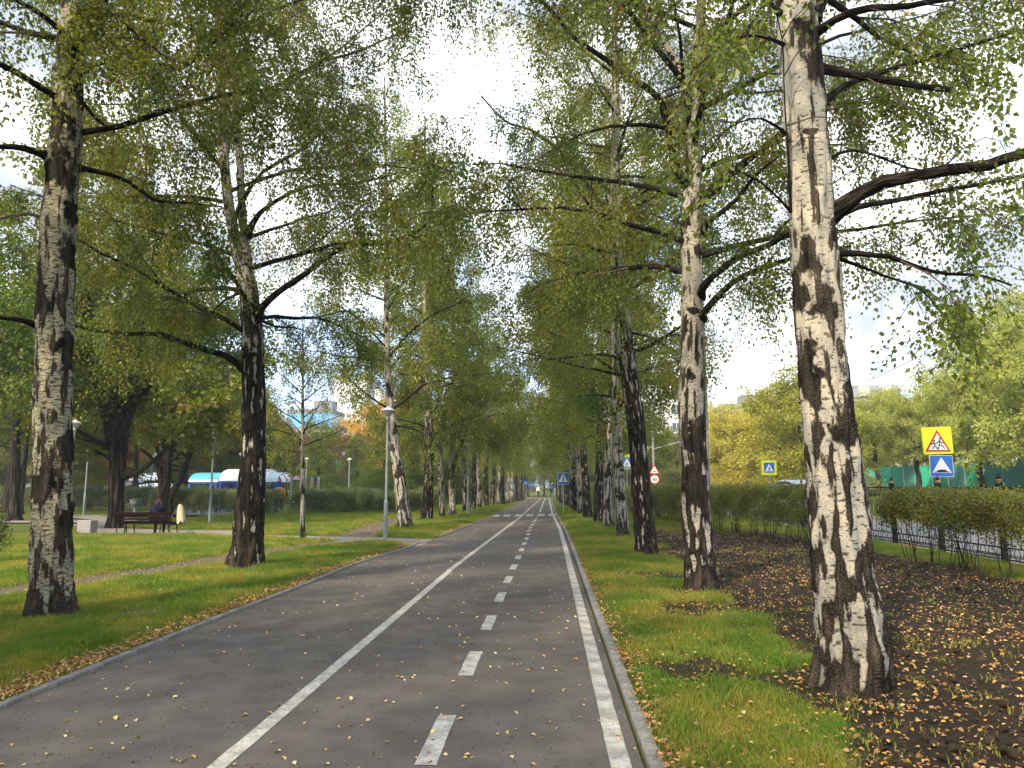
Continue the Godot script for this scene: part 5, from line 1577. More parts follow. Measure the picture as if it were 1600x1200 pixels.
func crossing_face(t: Node3D, y: float, s: float) -> void:
	layer("blue_panel", [rounded(0.92, 0.92, 0.05)], 1, M.signblue, t, Vector2(0, y), s)
	layer("white_triangle", [tri(0.80, -0.36, 0.74)], 2, M.signwhite, t, Vector2(0, y), s)
	var w := strokes(WALKER, 0.055)
	w.append(disc(0.045, 10, Vector2(0.03, 0.44)))
	layer("walker_pictogram", w, 3, M.signblack, t, Vector2(0, y - 0.30 * s), s * 0.86)
	var z := []
	for k in 4:
		var x := -0.26 + k * 0.15
		z.append(PackedVector2Array([Vector2(x, 0), Vector2(x + 0.07, 0), Vector2(x + 0.09, 0.045), Vector2(x + 0.02, 0.045)]))
	layer("zebra_bars", z, 3, M.signblack, t, Vector2(0, y - 0.335 * s), s)
func build_signs() -> void:
	M.signblue = mat(srgb(0.02, 0.13, 0.50), 0.45)
	M.signnavy = mat(srgb(0.03, 0.04, 0.26), 0.45)
	M.signwhite = mat(srgb(0.75, 0.75, 0.74), 0.45)
	M.signyellow = mat(srgb(0.72, 0.78, 0.01), 0.45)
	M.signred = mat(srgb(0.50, 0.02, 0.03), 0.45)
	M.signblack = mat(srgb(0.015, 0.015, 0.02), 0.5)
	M.galvanised = mat(srgb(0.36, 0.38, 0.38), 0.5, 0.3)
	# children warning over speed hump
	var t := thing("road_sign", "yellow square children-warning sign above a blue speed-hump sign, behind the hedge", "road sign", Vector3(10.05, 0, -20.5), 0.02)
	sign_pole(t, 3.1)
	plate("yellow_panel", 0.76, 0.70, 0.02, M.signyellow, t, Vector2(0, 2.78)).rotation.z = 0.035
	layer("red_triangle", [tri(0.66, -0.27, 0.57)], 1, M.signred, t, Vector2(0, 2.76))
	layer("white_triangle", [tri(0.50, -0.225, 0.43)], 2, M.signwhite, t, Vector2(0, 2.76))
	var kids := strokes([[-0.10, -0.02, -0.08, -0.10], [-0.08, -0.10, -0.13, -0.17], [-0.08, -0.10, -0.03, -0.15], [-0.03, -0.15, -0.02, -0.19], [-0.10, -0.03, -0.16, -0.07], [-0.16, -0.07, -0.17, -0.03], [-0.10, -0.03, -0.04, -0.06], [0.05, 0.03, 0.04, -0.08], [0.04, -0.08, 0.00, -0.19], [0.04, -0.08, 0.12, -0.11], [0.12, -0.11, 0.16, -0.17], [0.05, 0.02, -0.02, -0.03], [0.05, 0.02, 0.10, -0.04], [0.10, -0.04, 0.14, -0.02]], 0.026)
	kids.append(disc(0.026, 10, Vector2(-0.09, 0.02)))
	kids.append(disc(0.028, 10, Vector2(0.065, 0.075)))
	layer("running_children_pictogram", kids, 3, M.signblack, t, Vector2(0.0, 2.75))
	plate("white_rim", 0.59, 0.56, 0.02, M.signwhite, t, Vector2(0.06, 2.12))
	layer("blue_panel", [rounded(0.565, 0.535, 0.02)], 1, M.signblue, t, Vector2(0.06, 2.12))
	layer("white_triangle", [tri(0.49, -0.17, 0.40)], 2, M.signwhite, t, Vector2(0.06, 2.12))
	var hump := PackedVector2Array()
	for k in 11:
		hump.append(Vector2(cos(PI * k / 10.0) * 0.14, sin(PI * k / 10.0) * 0.06))
	layer("speed_hump_pictogram", [hump, PackedVector2Array([Vector2(-0.2, -0.015), Vector2(0.2, -0.015), Vector2(0.2, 0.004), Vector2(-0.2, 0.004)])], 3, M.signblack, t, Vector2(0.06, 1.975))
	# crossing sign on a yellow board, behind the leafy hedge
	t = thing("road_sign", "small pedestrian-crossing sign on a bright yellow board above the leafy hedge", "road sign", Vector3(px(1203, -35.2), 0, -35.2), -0.15)
	sign_pole(t, 2.85)
	plate("yellow_panel", 0.64, 0.66, 0.03, M.signyellow, t, Vector2(0, 2.43))
	plate("navy_rim", 0.45, 0.45, 0.02, M.signnavy, t, Vector2(0, 2.43)).position.z = 0.002
	crossing_face(t, 2.43, 0.46)
	t = thing("road_sign", "yellow-topped crossing sign half hidden by the dark leaning birch", "road sign", Vector3(px(980, -46.0), 0, -46.0), 0.1)
	sign_pole(t, 3.5)
	plate("yellow_panel", 0.85, 0.9, 0.03, M.signyellow, t, Vector2(0, 3.05))
	crossing_face(t, 2.98, 0.72)
	# blue crossing sign beside the path
	t = thing("road_sign", "square blue pedestrian-crossing sign on a thin pole at the right edge of the path", "road sign", Vector3(px(880, -45.8), 0, -45.8), 0.0)
	sign_pole(t, 2.4, 0.028)
	plate("white_rim", 0.66, 0.70, 0.03, M.signwhite, t, Vector2(0, 2.06))
	layer("blue_panel", [rounded(0.63, 0.67, 0.03)], 1, M.signblue, t, Vector2(0, 2.06))
	layer("white_triangle", [tri(0.54, -0.22, 0.50)], 2, M.signwhite, t, Vector2(0, 2.08))
	var w := strokes(WALKER, 0.06)
	w.append(disc(0.05, 10, Vector2(0.03, 0.45)))
	layer("walker_pictogram", w, 3, M.signblack, t, Vector2(0, 1.88), 0.62)
	# distant blue signs
	for s in [[822.0, -84.0, 2.0, 0.32, "round blue path sign far off at the left end of the path", true], [831.0, -87.0, 1.75, 0.28, "square blue sign just right of the far round one, left end of the path", false], [863.0, -98.0, 1.5, 0.30, "round blue sign far off at the right end of the path", true]]:
		t = thing("road_sign", s[4], "road sign", Vector3(px(s[0], s[1]), 0, s[1]))
		sign_pole(t, s[2] + 0.3)
		if s[5]:
			var p := MB.new()
			p.prism(disc(s[3], 18), -0.01, 0.012)
			part("blue_panel", p, M.signblue, t).position = Vector3(0, s[2], 0)
			layer("white_bar_pictogram", strokes([[-0.1, 0.14, -0.1, -0.02], [-0.16, -0.1, 0.12, -0.1], [0.06, 0.1, 0.06, -0.05]], 0.05), 1, M.signwhite, t, Vector2(0, s[2]))
		else:
			plate("blue_panel", s[3] * 2.2, s[3] * 1.6, 0.03, M.signblue, t, Vector2(0, s[2]))
			layer("white_bar_pictogram", strokes([[-0.15, 0.0, 0.15, 0.0]], 0.05), 1, M.signwhite, t, Vector2(0, s[2]))
	# speed limit with triangle on the utility pole
	t = thing("road_sign", "triangular warning over a round 40 speed-limit sign beside the utility pole", "road sign", Vector3(px(1023, -58.0), 0, -58.0))
	sign_pole(t, 3.0)
	layer("red_triangle", [tri(0.8, -0.32, 0.7)], 0, M.signred, t, Vector2(0, 2.85))
	layer("white_triangle", [tri(0.55, -0.25, 0.48)], 1, M.signwhite, t, Vector2(0, 2.85))
	layer("hump_pictogram", [disc(0.1, 12, Vector2(0, -0.14), 0.05)], 2, M.signblack, t, Vector2(0, 2.85))
	layer("red_ring", [disc(0.36, 24)], 0, M.signred, t, Vector2(0, 2.12))
	layer("white_disc", [disc(0.28, 24)], 1, M.signwhite, t, Vector2(0, 2.12))
	var tm := TextMesh.new()
	tm.text = "40"
	var sf := SystemFont.new()
	sf.font_names = PackedStringArray(["Droid Sans"])
	sf.font_weight = 700
	tm.font = sf
	tm.font_size = 32
	tm.pixel_size = 0.0105
	tm.depth = 0.003
	tm.material = M.signblack
	put("number", tm, t, Transform3D(Basis(), Vector3(0, 2.12, 0.019)))
func build_fences() -> void:
	M.iron = mat(srgb(0.012, 0.013, 0.015), 0.6)
	M.iron.metallic_specular = 0.25
	M.brass = mat(srgb(0.35, 0.22, 0.06), 0.5, 0.3)
	var zs := -9.3
	var ze := -31.0
	var o := Vector3(9.42, 0, zs)
	var t := thing("metal_fence", "black wrought-iron fence with rings and capped posts along the street pavement", "fence", o)
	var len := zs - ze
	for y in [0.10, 0.34, 1.36, 1.57]:
		var r := MB.new()
		r.box(Vector3(0, y, -len * 0.5), Vector3(0.025, 0.03, len))
		part("rail", r, M.iron, t)
	var pm := MB.new()
	pm.cbox(Vector3(0, 0.82, 0), Vector3(0.11, 1.74, 0.11), 0.012)
	var cm := MB.new()
	cm.lathe([Vector2(0.045, 1.66), Vector2(0.05, 1.70), Vector2(0.045, 1.72)], 10)
	var cap := MB.new()
	cap.lathe([Vector2(0.045, 1.72), Vector2(0.05, 1.75), Vector2(0.03, 1.79), Vector2(0.012, 1.80), Vector2(0.018, 1.83), Vector2(0.001, 1.85)], 10)
	var post_me := pm.mesh(M.iron)
	var col_me := cm.mesh(M.brass)
	var cap_me := cap.mesh(M.iron)
	for k in int(len / 2.5) + 1:
		var z := -k * 2.56 - 2.35
		if z < -len: break
		var p := put("post", post_me, t, Transform3D(Basis(), Vector3(0, 0, z)))
		put("brass_collar", col_me, p, Transform3D(Basis(), Vector3(0, 0.03, 0)))
		put("cap", cap_me, p, Transform3D(Basis(), Vector3(0, 0.03, 0)))
	var ring := func(rz: float, ry: float, a0: float, a1: float, n: int) -> ArrayMesh:
		var pts := PackedVector3Array()
		for k in n + 1:
			var a := lerpf(a0, a1, float(k) / n)
			pts.append(Vector3(0, sin(a) * ry, cos(a) * rz))
		var mb := MB.new()
		mb.tube(pts, taper(n + 1, 0.009, 0.009), 4, false)
		return mb.mesh(M.iron)
	var ring_me: ArrayMesh = ring.call(0.10, 0.115, 0.0, TAU, 14)
	var arch_me: ArrayMesh = ring.call(0.11, 0.19, 0.0, PI, 8)
	var oval_me: ArrayMesh = ring.call(0.085, 0.24, 0.0, TAU, 16)
	var bal := MB.new()
	bal.box(Vector3(0, 0.85, 0), Vector3(0.014, 1.02, 0.014))
	var bal_me := bal.mesh(M.iron)
	for k in int(len / 0.312):
		var z := -0.16 - k * 0.312
		put("ring", ring_me, t, Transform3D(Basis(), Vector3(0.0, 0.22, z)))
		put("arch", arch_me, t, Transform3D(Basis(), Vector3(0.0, 1.37, z)))
		put("oval", oval_me, t, Transform3D(Basis(), Vector3(0.0, 0.98, z)))
		put("baluster", bal_me, t, Transform3D(Basis(), Vector3(0.0, 0.0, z - 0.156)))
	# green corrugated fence up the verge
	M.greenfence = mat(srgb(0.015, 0.36, 0.24), 0.45)
	M.greenfaded = mat(srgb(0.07, 0.32, 0.27), 0.6)
	var g := thing("corrugated_fence", "green corrugated metal fence behind the fruit trees across the street", "fence", Vector3(31.0, 1.3, -42.0))
	var sheet := MB.new()
	for k in 12:
		var z0 := -k * 2.46 / 12.0
		var w := 2.46 / 12.0
		var xs := [0.0, 0.0, 0.05, 0.05, 0.0]
		var us := [0.0, 0.4, 0.5, 0.9, 1.0]
		for q in 4:
			sheet.quad(Vector3(xs[q], 0, z0 - us[q] * w), Vector3(xs[q + 1], 0, z0 - us[q + 1] * w), Vector3(xs[q + 1], 2.05, z0 - us[q + 1] * w), Vector3(xs[q], 2.05, z0 - us[q] * w), Vector3.LEFT)
	var s1 := sheet.mesh(M.greenfence)
	var s2 := sheet.mesh(M.greenfaded)
	var fp := MB.new()
	fp.box(Vector3(-0.05, 1.0, 0.02), Vector3(0.07, 2.2, 0.06))
	var fp_me := fp.mesh(M.galvanised)
	for k in 24:
		put("corrugated_panel", s2 if k % 3 == 1 or k % 5 == 0 else s1, g, Transform3D(Basis(), Vector3(0, 0.02 * (k % 2), -k * 2.5)))
		put("post", fp_me, g, Transform3D(Basis(), Vector3(0, 0, -k * 2.5)))
func car(label: String, at: Vector3, turn: float, paint: StandardMaterial3D, h: float, long: float, w: float) -> void:
	var t := thing("parked_car", label, "car", at, turn, "cars on the street")
	# lower body: sections from nose (-z) to tail
	var secs := [[-0.50, 0.30, 0.62, 0.74], [-0.485, 0.24, 0.74, 0.90], [-0.42, 0.20, 0.86, 0.98], [-0.28, 0.19, 0.94, 1.0], [0.0, 0.19, 0.97, 1.0], [0.3, 0.19, 0.99, 1.0], [0.45, 0.22, 1.0, 0.97], [0.49, 0.28, 0.95, 0.92], [0.50, 0.34, 0.8, 0.86]]
	var body := loft(secs, long, w * 0.5, 0.62, h * 0.60)
	part("body", body, paint, t)
	var glass := loft([[-0.27, 0.93, 0.95, 0.9], [-0.12, 0.93, 1.52, 0.84], [0.05, 0.94, 1.60, 0.84], [0.3, 0.94, 1.58, 0.83], [0.40, 0.94, 1.50, 0.82], [0.475, 0.95, 1.0, 0.88]], long, w * 0.5, 0.88, h * 0.60)
	part("windows", glass, M.glass, t)
	var roof := loft([[-0.135, 1.50, 1.53, 0.66], [-0.08, 1.50, 1.61, 0.75], [0.05, 1.5, 1.67, 0.77], [0.28, 1.5, 1.66, 0.76], [0.38, 1.48, 1.60, 0.74], [0.42, 1.45, 1.50, 0.7]], long, w * 0.5, 0.8, h * 0.60)
	part("roof", roof, paint, t)
	for s in [-1.0, 1.0]:
		for pz in [[-0.26, -0.125, 0.9, 0.74], [0.06, 0.06, 0.93, 0.77], [0.47, 0.40, 0.88, 0.73]]:
			var p := MB.new()
			p.rod(Vector3(s * w * 0.5 * pz[2], 0.93 * h / 1.667, pz[0] * long), Vector3(s * w * 0.5 * pz[3], 1.53 * h / 1.667, pz[1] * long), 0.035, 6)
			part("pillar", p, paint, t)
		for wz in [-0.31, 0.30]:
			var wm := MB.new()
			wm.lathe([Vector2(0.2, -0.1), Vector2(0.31, -0.1), Vector2(0.33, -0.06), Vector2(0.33, 0.06), Vector2(0.31, 0.1), Vector2(0.2, 0.1)], 18)
			var wh := part("wheel", wm, M.rubber, t)
			wh.transform = Transform3D(Basis(Vector3(0, 0, 1), PI * 0.5), Vector3(s * (w * 0.5 - 0.08), 0.33, wz * long))
			var rm := MB.new()
			rm.lathe([Vector2(0.0, 0.07), Vector2(0.18, 0.085), Vector2(0.2, 0.09)], 14)
			rm.lathe([Vector2(0.2, -0.09), Vector2(0.18, -0.085), Vector2(0.0, -0.07)], 14)
			part("rim", rm, M.galvanised, wh)
		var l := MB.new()
		l.cbox(Vector3(s * w * 0.40, 0.80, long * 0.487), Vector3(0.18, 0.34, 0.07), 0.015)
		part("tail_light", l, M.signred, t)
		var hl := MB.new()
		hl.cbox(Vector3(s * w * 0.36, 0.66, -long * 0.487), Vector3(0.3, 0.16, 0.07), 0.015)
		part("headlight", hl, M.signwhite, t)
func loft(secs: Array, long: float, hw: float, sharp: float, hs: float) -> MB:
	var mb := MB.new()
	var n := 20
	for a in secs.size():
		var s: Array = secs[a]
		for b in n + 1:
			var th := TAU * b / n
			var c := cos(th)
			var d := sin(th)
			var x: float = signf(c) * pow(absf(c), 0.45) * s[3] * hw
			var y: float = lerpf(s[1], s[2], 0.5 + 0.5 * signf(d) * pow(absf(d), 0.6)) * hs
			mb.vert(Vector3(x, y, s[0] * long), Vector3.ZERO)
	for a in secs.size() - 1:
		for b in n:
			var p := a * (n + 1) + b
			var q := p + n + 1
			mb.i.append_array([p, p + 1, q, p + 1, q + 1, q])
			var f := (mb.v[q] - mb.v[p]).cross(mb.v[p + 1] - mb.v[p])
			for k in [p, p + 1, q, q + 1]:
				mb.n[k] += f
	for a in secs.size():
		var q := a * (n + 1)
		var s := mb.n[q] + mb.n[q + n]
		mb.n[q] = s; mb.n[q + n] = s
	for k in mb.n.size():
		mb.n[k] = mb.n[k].normalized()
	for e in [0, secs.size() - 1]:
		var base: int = e * (n + 1)
		for b in range(1, n - 1):
			mb.face(mb.v[base], mb.v[base + b], mb.v[base + b + 1], Vector3(0, 0, -1 if e == 0 else 1))
	return mb
func build_street_things() -> void:
	M.rubber = mat(srgb(0.02, 0.02, 0.02), 0.9)
	build_signs()
	build_fences()
	var silver := mat(srgb(0.24, 0.25, 0.27), 0.3, 0.5)
	var white := mat(srgb(0.66, 0.67, 0.68), 0.3)
	for m in [silver, white]:
		m.clearcoat_enabled = true
		m.clearcoat = 0.8
	car("grey minivan with dark rear window, its roof showing above the leafy hedge", Vector3(px(1240, -36.0), -0.03, -36.0), 0.0, silver, 1.93, 4.5, 1.8)
	car("white van behind the thick white birch, beside the grey minivan", Vector3(px(1298, -40.0), -0.03, -40.0), 0.0, white, 2.02, 4.9, 1.95)
	car("white car far along the street, just left of the second right birch", Vector3(px(1048, -66.0), -0.03, -66.0), 0.0, white, 1.62, 4.3, 1.75)
	# poles and wires
	var u := thing("utility_pole", "tall grey utility pole with a side arm left of the second right birch", "pole", Vector3(px(1022, -62.0), 0, -62.0))
	var p := MB.new()
	p.rod(Vector3(0, -0.2, 0), Vector3(0, 7.2, 0), 0.13, 10, 0.08)
	part("shaft", p, M.concrete, u)
	var a := MB.new()
	a.rod(Vector3(0, 4.55, 0), Vector3(2.4, 5.2, 0), 0.025, 6)
	a.rod(Vector3(0, 4.7, 0), Vector3(-0.55, 4.75, 0), 0.025, 6)
	part("arm", a, M.galvanised, u)
	var bx := MB.new()
	bx.cbox(Vector3(-0.5, 4.6, 0.05), Vector3(0.34, 0.3, 0.2), 0.02)
	part("junction_box", bx, M.concrete, u)
	var ob := MB.new()
	ob.cbox(Vector3(0, 0.45, 0), Vector3(0.75, 0.95, 0.75), 0.04)
	tag(part("orange_barrier", ob, mat(srgb(0.62, 0.13, 0.05), 0.6)), "small orange-red barrier box at the foot of the speed-limit sign", "barrier").position = Vector3(px(1021, -56.0), 0.55, -56.0)
	var c := thing("concrete_pole", "plain concrete pole rising just right of the second right birch", "pole", Vector3(px(1105.5, -30.0), 0, -30.0))
	var cp := MB.new()
	cp.rod(Vector3(0, -0.2, 0), Vector3(0, 8.2, 0), 0.12, 12, 0.09)
	part("shaft", cp, M.concrete, c)
	var cb := MB.new()
	cb.rod(Vector3(0, 8.2, 0), Vector3(0, 8.32, 0), 0.11, 12)
	part("cap", cb, M.galvanised, c)
	var rear := Vector3(px(1100, -118.0), 6.5, -118.0)
	for k in 2:
		var pts := PackedVector3Array()
		for s in 13:
			var f := s / 12.0
			pts.append(rear.lerp(Vector3(31.5, 14.1 - k * 0.9, -42.0), f) + Vector3(0, -k * 0.6 - 5.0 * f * (1.0 - f) * 0.35, 0))
		var w := MB.new()
		w.tube(pts, taper(13, 0.018, 0.018), 4, false)
		tag(part("overhead_wire", w, M.iron), ["upper of the two overhead wires crossing the sky on the right", "lower of the two overhead wires crossing the sky on the right"][k], "wire", "overhead wires")

# ---------------------------------------------------------------- things on the left lawn
func lamp_thing() -> Node3D:
	var t := thing("street_lamp", "", "street lamp", Vector3.ZERO, 0.0, "park lamps")
	var p := MB.new()
	p.lathe([Vector2(0.062, -0.1), Vector2(0.062, 1.15), Vector2(0.056, 1.19), Vector2(0.040, 1.21), Vector2(0.036, 3.55)], 14)
	part("pole", p, M.lamppole, t)
	var d := MB.new()
	d.cbox(Vector3(0, 0.62, 0.058), Vector3(0.07, 0.3, 0.02), 0.004)
	part("hatch", d, M.lamppole, t)
	var n := MB.new()
	n.lathe([Vector2(0.05, 3.5), Vector2(0.072, 3.54), Vector2(0.072, 3.6), Vector2(0.06, 3.63)], 16)
	part("collar", n, M.lamppole, t)
	var g := MB.new()
	g.lathe([Vector2(0.06, 3.63), Vector2(0.09, 3.66), Vector2(0.198, 3.79)], 20)
	part("lamp_shade", g, M.lampglass, t)
	var c := MB.new()
	c.lathe([Vector2(0.198, 3.788), Vector2(0.212, 3.795), Vector2(0.212, 3.812), Vector2(0.10, 3.875), Vector2(0.045, 3.90), Vector2(0.03, 3.93), Vector2(0.001, 3.945)], 20)
	part("lid", c, M.lamplid, t)
	return t
func build_lamps() -> void:
	M.lamppole = mat(srgb(0.24, 0.27, 0.28), 0.5, 0.2)
	M.lampglass = mat(srgb(0.42, 0.42, 0.40), 0.4)
	M.lamplid = mat(srgb(0.58, 0.58, 0.57), 0.5)
	var l := lamp_thing()
	var spots := [[-4.72, -22.25, "nearest street lamp, at the edge of the path where the paved side path joins"], [-4.32, -40.85, "street lamp by the crosswalk, second along the left edge of the path"], [-13.84, -31.15, "thin street lamp between bench and dark forked birch, on the lawn strip"], [px(545, -63.0), -63.0, "distant street lamp behind the hedges, in front of the larches"], [px(376, -52.0), -52.0, "street lamp head peeping out left of the dark forked birch"],
		[px(110, -26.2), -26.2, "street lamp hidden behind the mottled birch, only its head showing on the right"], [px(52, -50.0), -50.0, "distant street lamp just left of the mottled birch"], [px(134, -43.0), -43.0, "thin street lamp pole between mottled birch and big maple"], [px(236, -58.0), -58.0, "distant thin lamp pole above the right end of the bench"], [px(478, -62.0), -62.0, "small lamp head behind the red arch of the climbing frame"]]
	for k in spots.size():
		var s: Array = spots[k]
		var o: Node3D = l if k == 0 else l.duplicate()
		o.set_meta("label", s[2])
		o.position = Vector3(s[0], 0, s[1])
		if k > 0:
			o.name = "street_lamp"
			add_child(o, true)
func build_bench() -> void:
	M.wood = brown_bark(91, srgb(0.06, 0.022, 0.013))
	M.wood.roughness = 0.45
	var t := thing("park_bench", "dark brown slatted bench with curly iron legs, seen from behind", "bench", Vector3(-13.2, 0, -24.75), 0.0)
	var L := 1.95
	var back := [[0.475, 0.05], [0.55, 0.06], [0.625, 0.05], [0.725, 0.10]]
	for b in back:
		var m := MB.new()
		var y: float = b[0]
		m.cbox(Vector3.ZERO, Vector3(L - 0.04, b[1], 0.035), 0.008)
		var o := part("back_slat", m, M.wood, t)
		o.transform = Transform3D(Basis(Vector3.RIGHT, 0.2), Vector3(0, y, 0.02 + (y - 0.45) * 0.25))
	for k in 5:
		var m := MB.new()
		m.cbox(Vector3(0, 0.42 - (0.012 if k == 1 or k == 2 else 0.0), -0.06 - k * 0.095), Vector3(L, 0.035, 0.082), 0.008)
		part("seat_slat", m, M.wood, t)
	for x in [-0.82, -0.55, 0.62, 0.9]:
		for rear in [true, false]:
			var pts := PackedVector3Array()
			var z0 := 0.0 if rear else -0.42
			var sgn := 1.0 if rear else -1.0
			for k in 9:
				var u := k / 8.0
				pts.append(Vector3(x, 0.40 * (1.0 - u), z0 + sgn * (0.06 * sin(u * PI * 1.1) + 0.09 * u * u)))
			pts.append(Vector3(x, 0.03, z0 + sgn * 0.15))
			var m := MB.new()
			m.tube(pts, taper(10, 0.022, 0.016), 6)
			part("leg", m, M.iron, t)
	for x in [-0.9, 0.9]:
		var m := MB.new()
		m.tube(PackedVector3Array([Vector3(x, 0.66, 0.05), Vector3(x, 0.67, -0.15), Vector3(x, 0.66, -0.38), Vector3(x, 0.60, -0.46), Vector3(x, 0.52, -0.42), Vector3(x, 0.40, -0.40)]), taper(6, 0.022, 0.02), 6)
		part("armrest", m, M.iron, t)
		var s := MB.new()
		s.tube(PackedVector3Array([Vector3(x, 0.36, -0.42), Vector3(x, 0.38, -0.1), Vector3(x, 0.42, 0.0), Vector3(x, 0.62, 0.04), Vector3(x, 0.80, 0.09)]), taper(5, 0.02, 0.016), 6)
		part("side_frame", s, M.iron, t)
	# coat on a stick at the bench end
	var c := thing("draped_coat", "cream coat hung over a leaning stick at the right end of the bench", "coat", Vector3(-12.05, 0, -24.85))
	var cl := MB.new()
	var rows := [[1.03, 0.03, 0.03], [1.0, 0.07, 0.05], [0.92, 0.095, 0.06], [0.78, 0.115, 0.07], [0.62, 0.13, 0.08], [0.50, 0.14, 0.085], [0.42, 0.135, 0.08]]
	for a in rows.size():
		for b in 25:
			var th := TAU * (b % 24) / 24.0
			var f := 1.0 + (0.16 * sin(th * 5.0 + a * 0.3) + 0.08 * sin(th * 9.0)) * minf(a / 3.0, 1.0)
			cl.vert(Vector3(cos(th) * rows[a][1] * f + 0.012 * a, rows[a][0] + (0.05 * sin(th + 0.6) + 0.04 * sin(th * 5.0) if a > 3 else 0.0), sin(th) * rows[a][2] * f), Vector3(cos(th), 0.2, sin(th)).normalized())
	for a in rows.size() - 1:
		for b in 24:
			var p := a * 25 + b
			cl.i.append_array([p, p + 25, p + 1, p + 1, p + 25, p + 26])
	part("cloth", cl, mat(srgb(0.38, 0.33, 0.22), 0.95), c)
	var st := MB.new()
	st.rod(Vector3(-0.26, 0.68, -0.05), Vector3(0.03, 1.07, 0.0), 0.013, 6)
	st.rod(Vector3(-0.26, 0.68, -0.05), Vector3(-0.34, 0.0, -0.1), 0.013, 6)
	st.rod(Vector3(0.0, 1.05, 0.0), Vector3(0.03, 0.0, -0.02), 0.012, 6)
	part("stick", st, mat(srgb(0.16, 0.09, 0.04), 0.7), c)
	var hk := MB.new()
	hk.ball(Vector3(0.02, 1.05, 0), Vector3(0.05, 0.035, 0.045), 10)
	part("dark_knob", hk, M.iron, c)
	# block, urn
	var bl := MB.new()
	bl.cbox(Vector3(0, 0.25, 0), Vector3(0.45, 0.54, 0.4), 0.015)
	tag(part("concrete_block", bl, M.blockgrey), "plain light grey concrete block on the lawn left of the bench", "block").position = Vector3(-14.93, 0, -24.55)
	var u := thing("garden_urn", "dark grey urn on a foot far behind the bench, before the far hedge", "urn", Vector3(px(213, -45.5), 0, -45.5))
	var um := MB.new()
	um.lathe([Vector2(0.001, 0.0), Vector2(0.2, 0.0), Vector2(0.2, 0.06), Vector2(0.09, 0.12), Vector2(0.08, 0.3), Vector2(0.13, 0.4), Vector2(0.26, 0.55), Vector2(0.30, 0.74), Vector2(0.33, 0.78), Vector2(0.33, 0.82), Vector2(0.28, 0.82), Vector2(0.2, 0.7), Vector2(0.001, 0.7)], 18)
	part("bowl", um, mat(srgb(0.10, 0.11, 0.12), 0.8), u)
	var xf := []
	var cs := PackedColorArray()
	rng.seed = 8
	for k in 60:
		xf.append(Transform3D(Basis.from_euler(Vector3(PI + rf(-0.9, 0.9), rf(0, 6), 0)), Vector3(rf(-0.18, 0.18), 0.74, rf(-0.18, 0.18))))
		cs.append(Color(0.05, 0.1, 0.02))
	stuff("foliage", M.spray_hedge, xf, cs, u)
func barrel(called: String, parent: Node3D, x0: float, x1: float, eave: float, ridge: float, depth: float, m: Material, frame: Material) -> void:
	var mb := MB.new()
	var n := 14
	for a in n:
		for s in 2:
			pass
		var t0 := PI * a / n
		var t1 := PI * (a + 1) / n
		var f := func(t: float, x: float, k: float): return Vector3(x, eave + sin(t) * (ridge - eave + k), -depth * 0.5 + cos(t) * (depth * 0.5 + k))
		mb.quad(f.call(t0, x0, 0.02), f.call(t0, x1, 0.02), f.call(t1, x1, 0.02), f.call(t1, x0, 0.02), Vector3(0, sin(t0 + 0.1), cos(t0 + 0.1)))
	part(called, mb, m, parent)
	for k in 3:
		var x := lerpf(x0 + 0.03, x1 - 0.03, k / 2.0)
		var pts := PackedVector3Array()
		for a in 15:
			var t := PI * a / 14.0
			pts.append(Vector3(x, eave + sin(t) * (ridge - eave) - 0.03, -depth * 0.5 + cos(t) * depth * 0.5))
		var r := MB.new()
		r.tube(pts, taper(15, 0.03, 0.03), 6)
		part("arch", r, frame, parent)
	for z in [0.0, -depth]:
		var b := MB.new()
		b.box(Vector3((x0 + x1) * 0.5, eave - 0.06, z), Vector3(x1 - x0, 0.07, 0.07))
		part("beam", b, frame, parent)
		for k in int((x1 - x0) / 0.6):
			var l := MB.new()
			l.box(Vector3(x0 + 0.3 + k * 0.6, eave - 0.18, z), Vector3(0.025, 0.12, 0.025))
			part("trim_bar", l, frame, parent)
		for x in [x0 + 0.1, x1 - 0.1]:
			var q := MB.new()
			q.cbox(Vector3(x, eave * 0.5 - 0.09, z), Vector3(0.16, eave - 0.05, 0.16), 0.02)
			part("post", q, frame, parent)
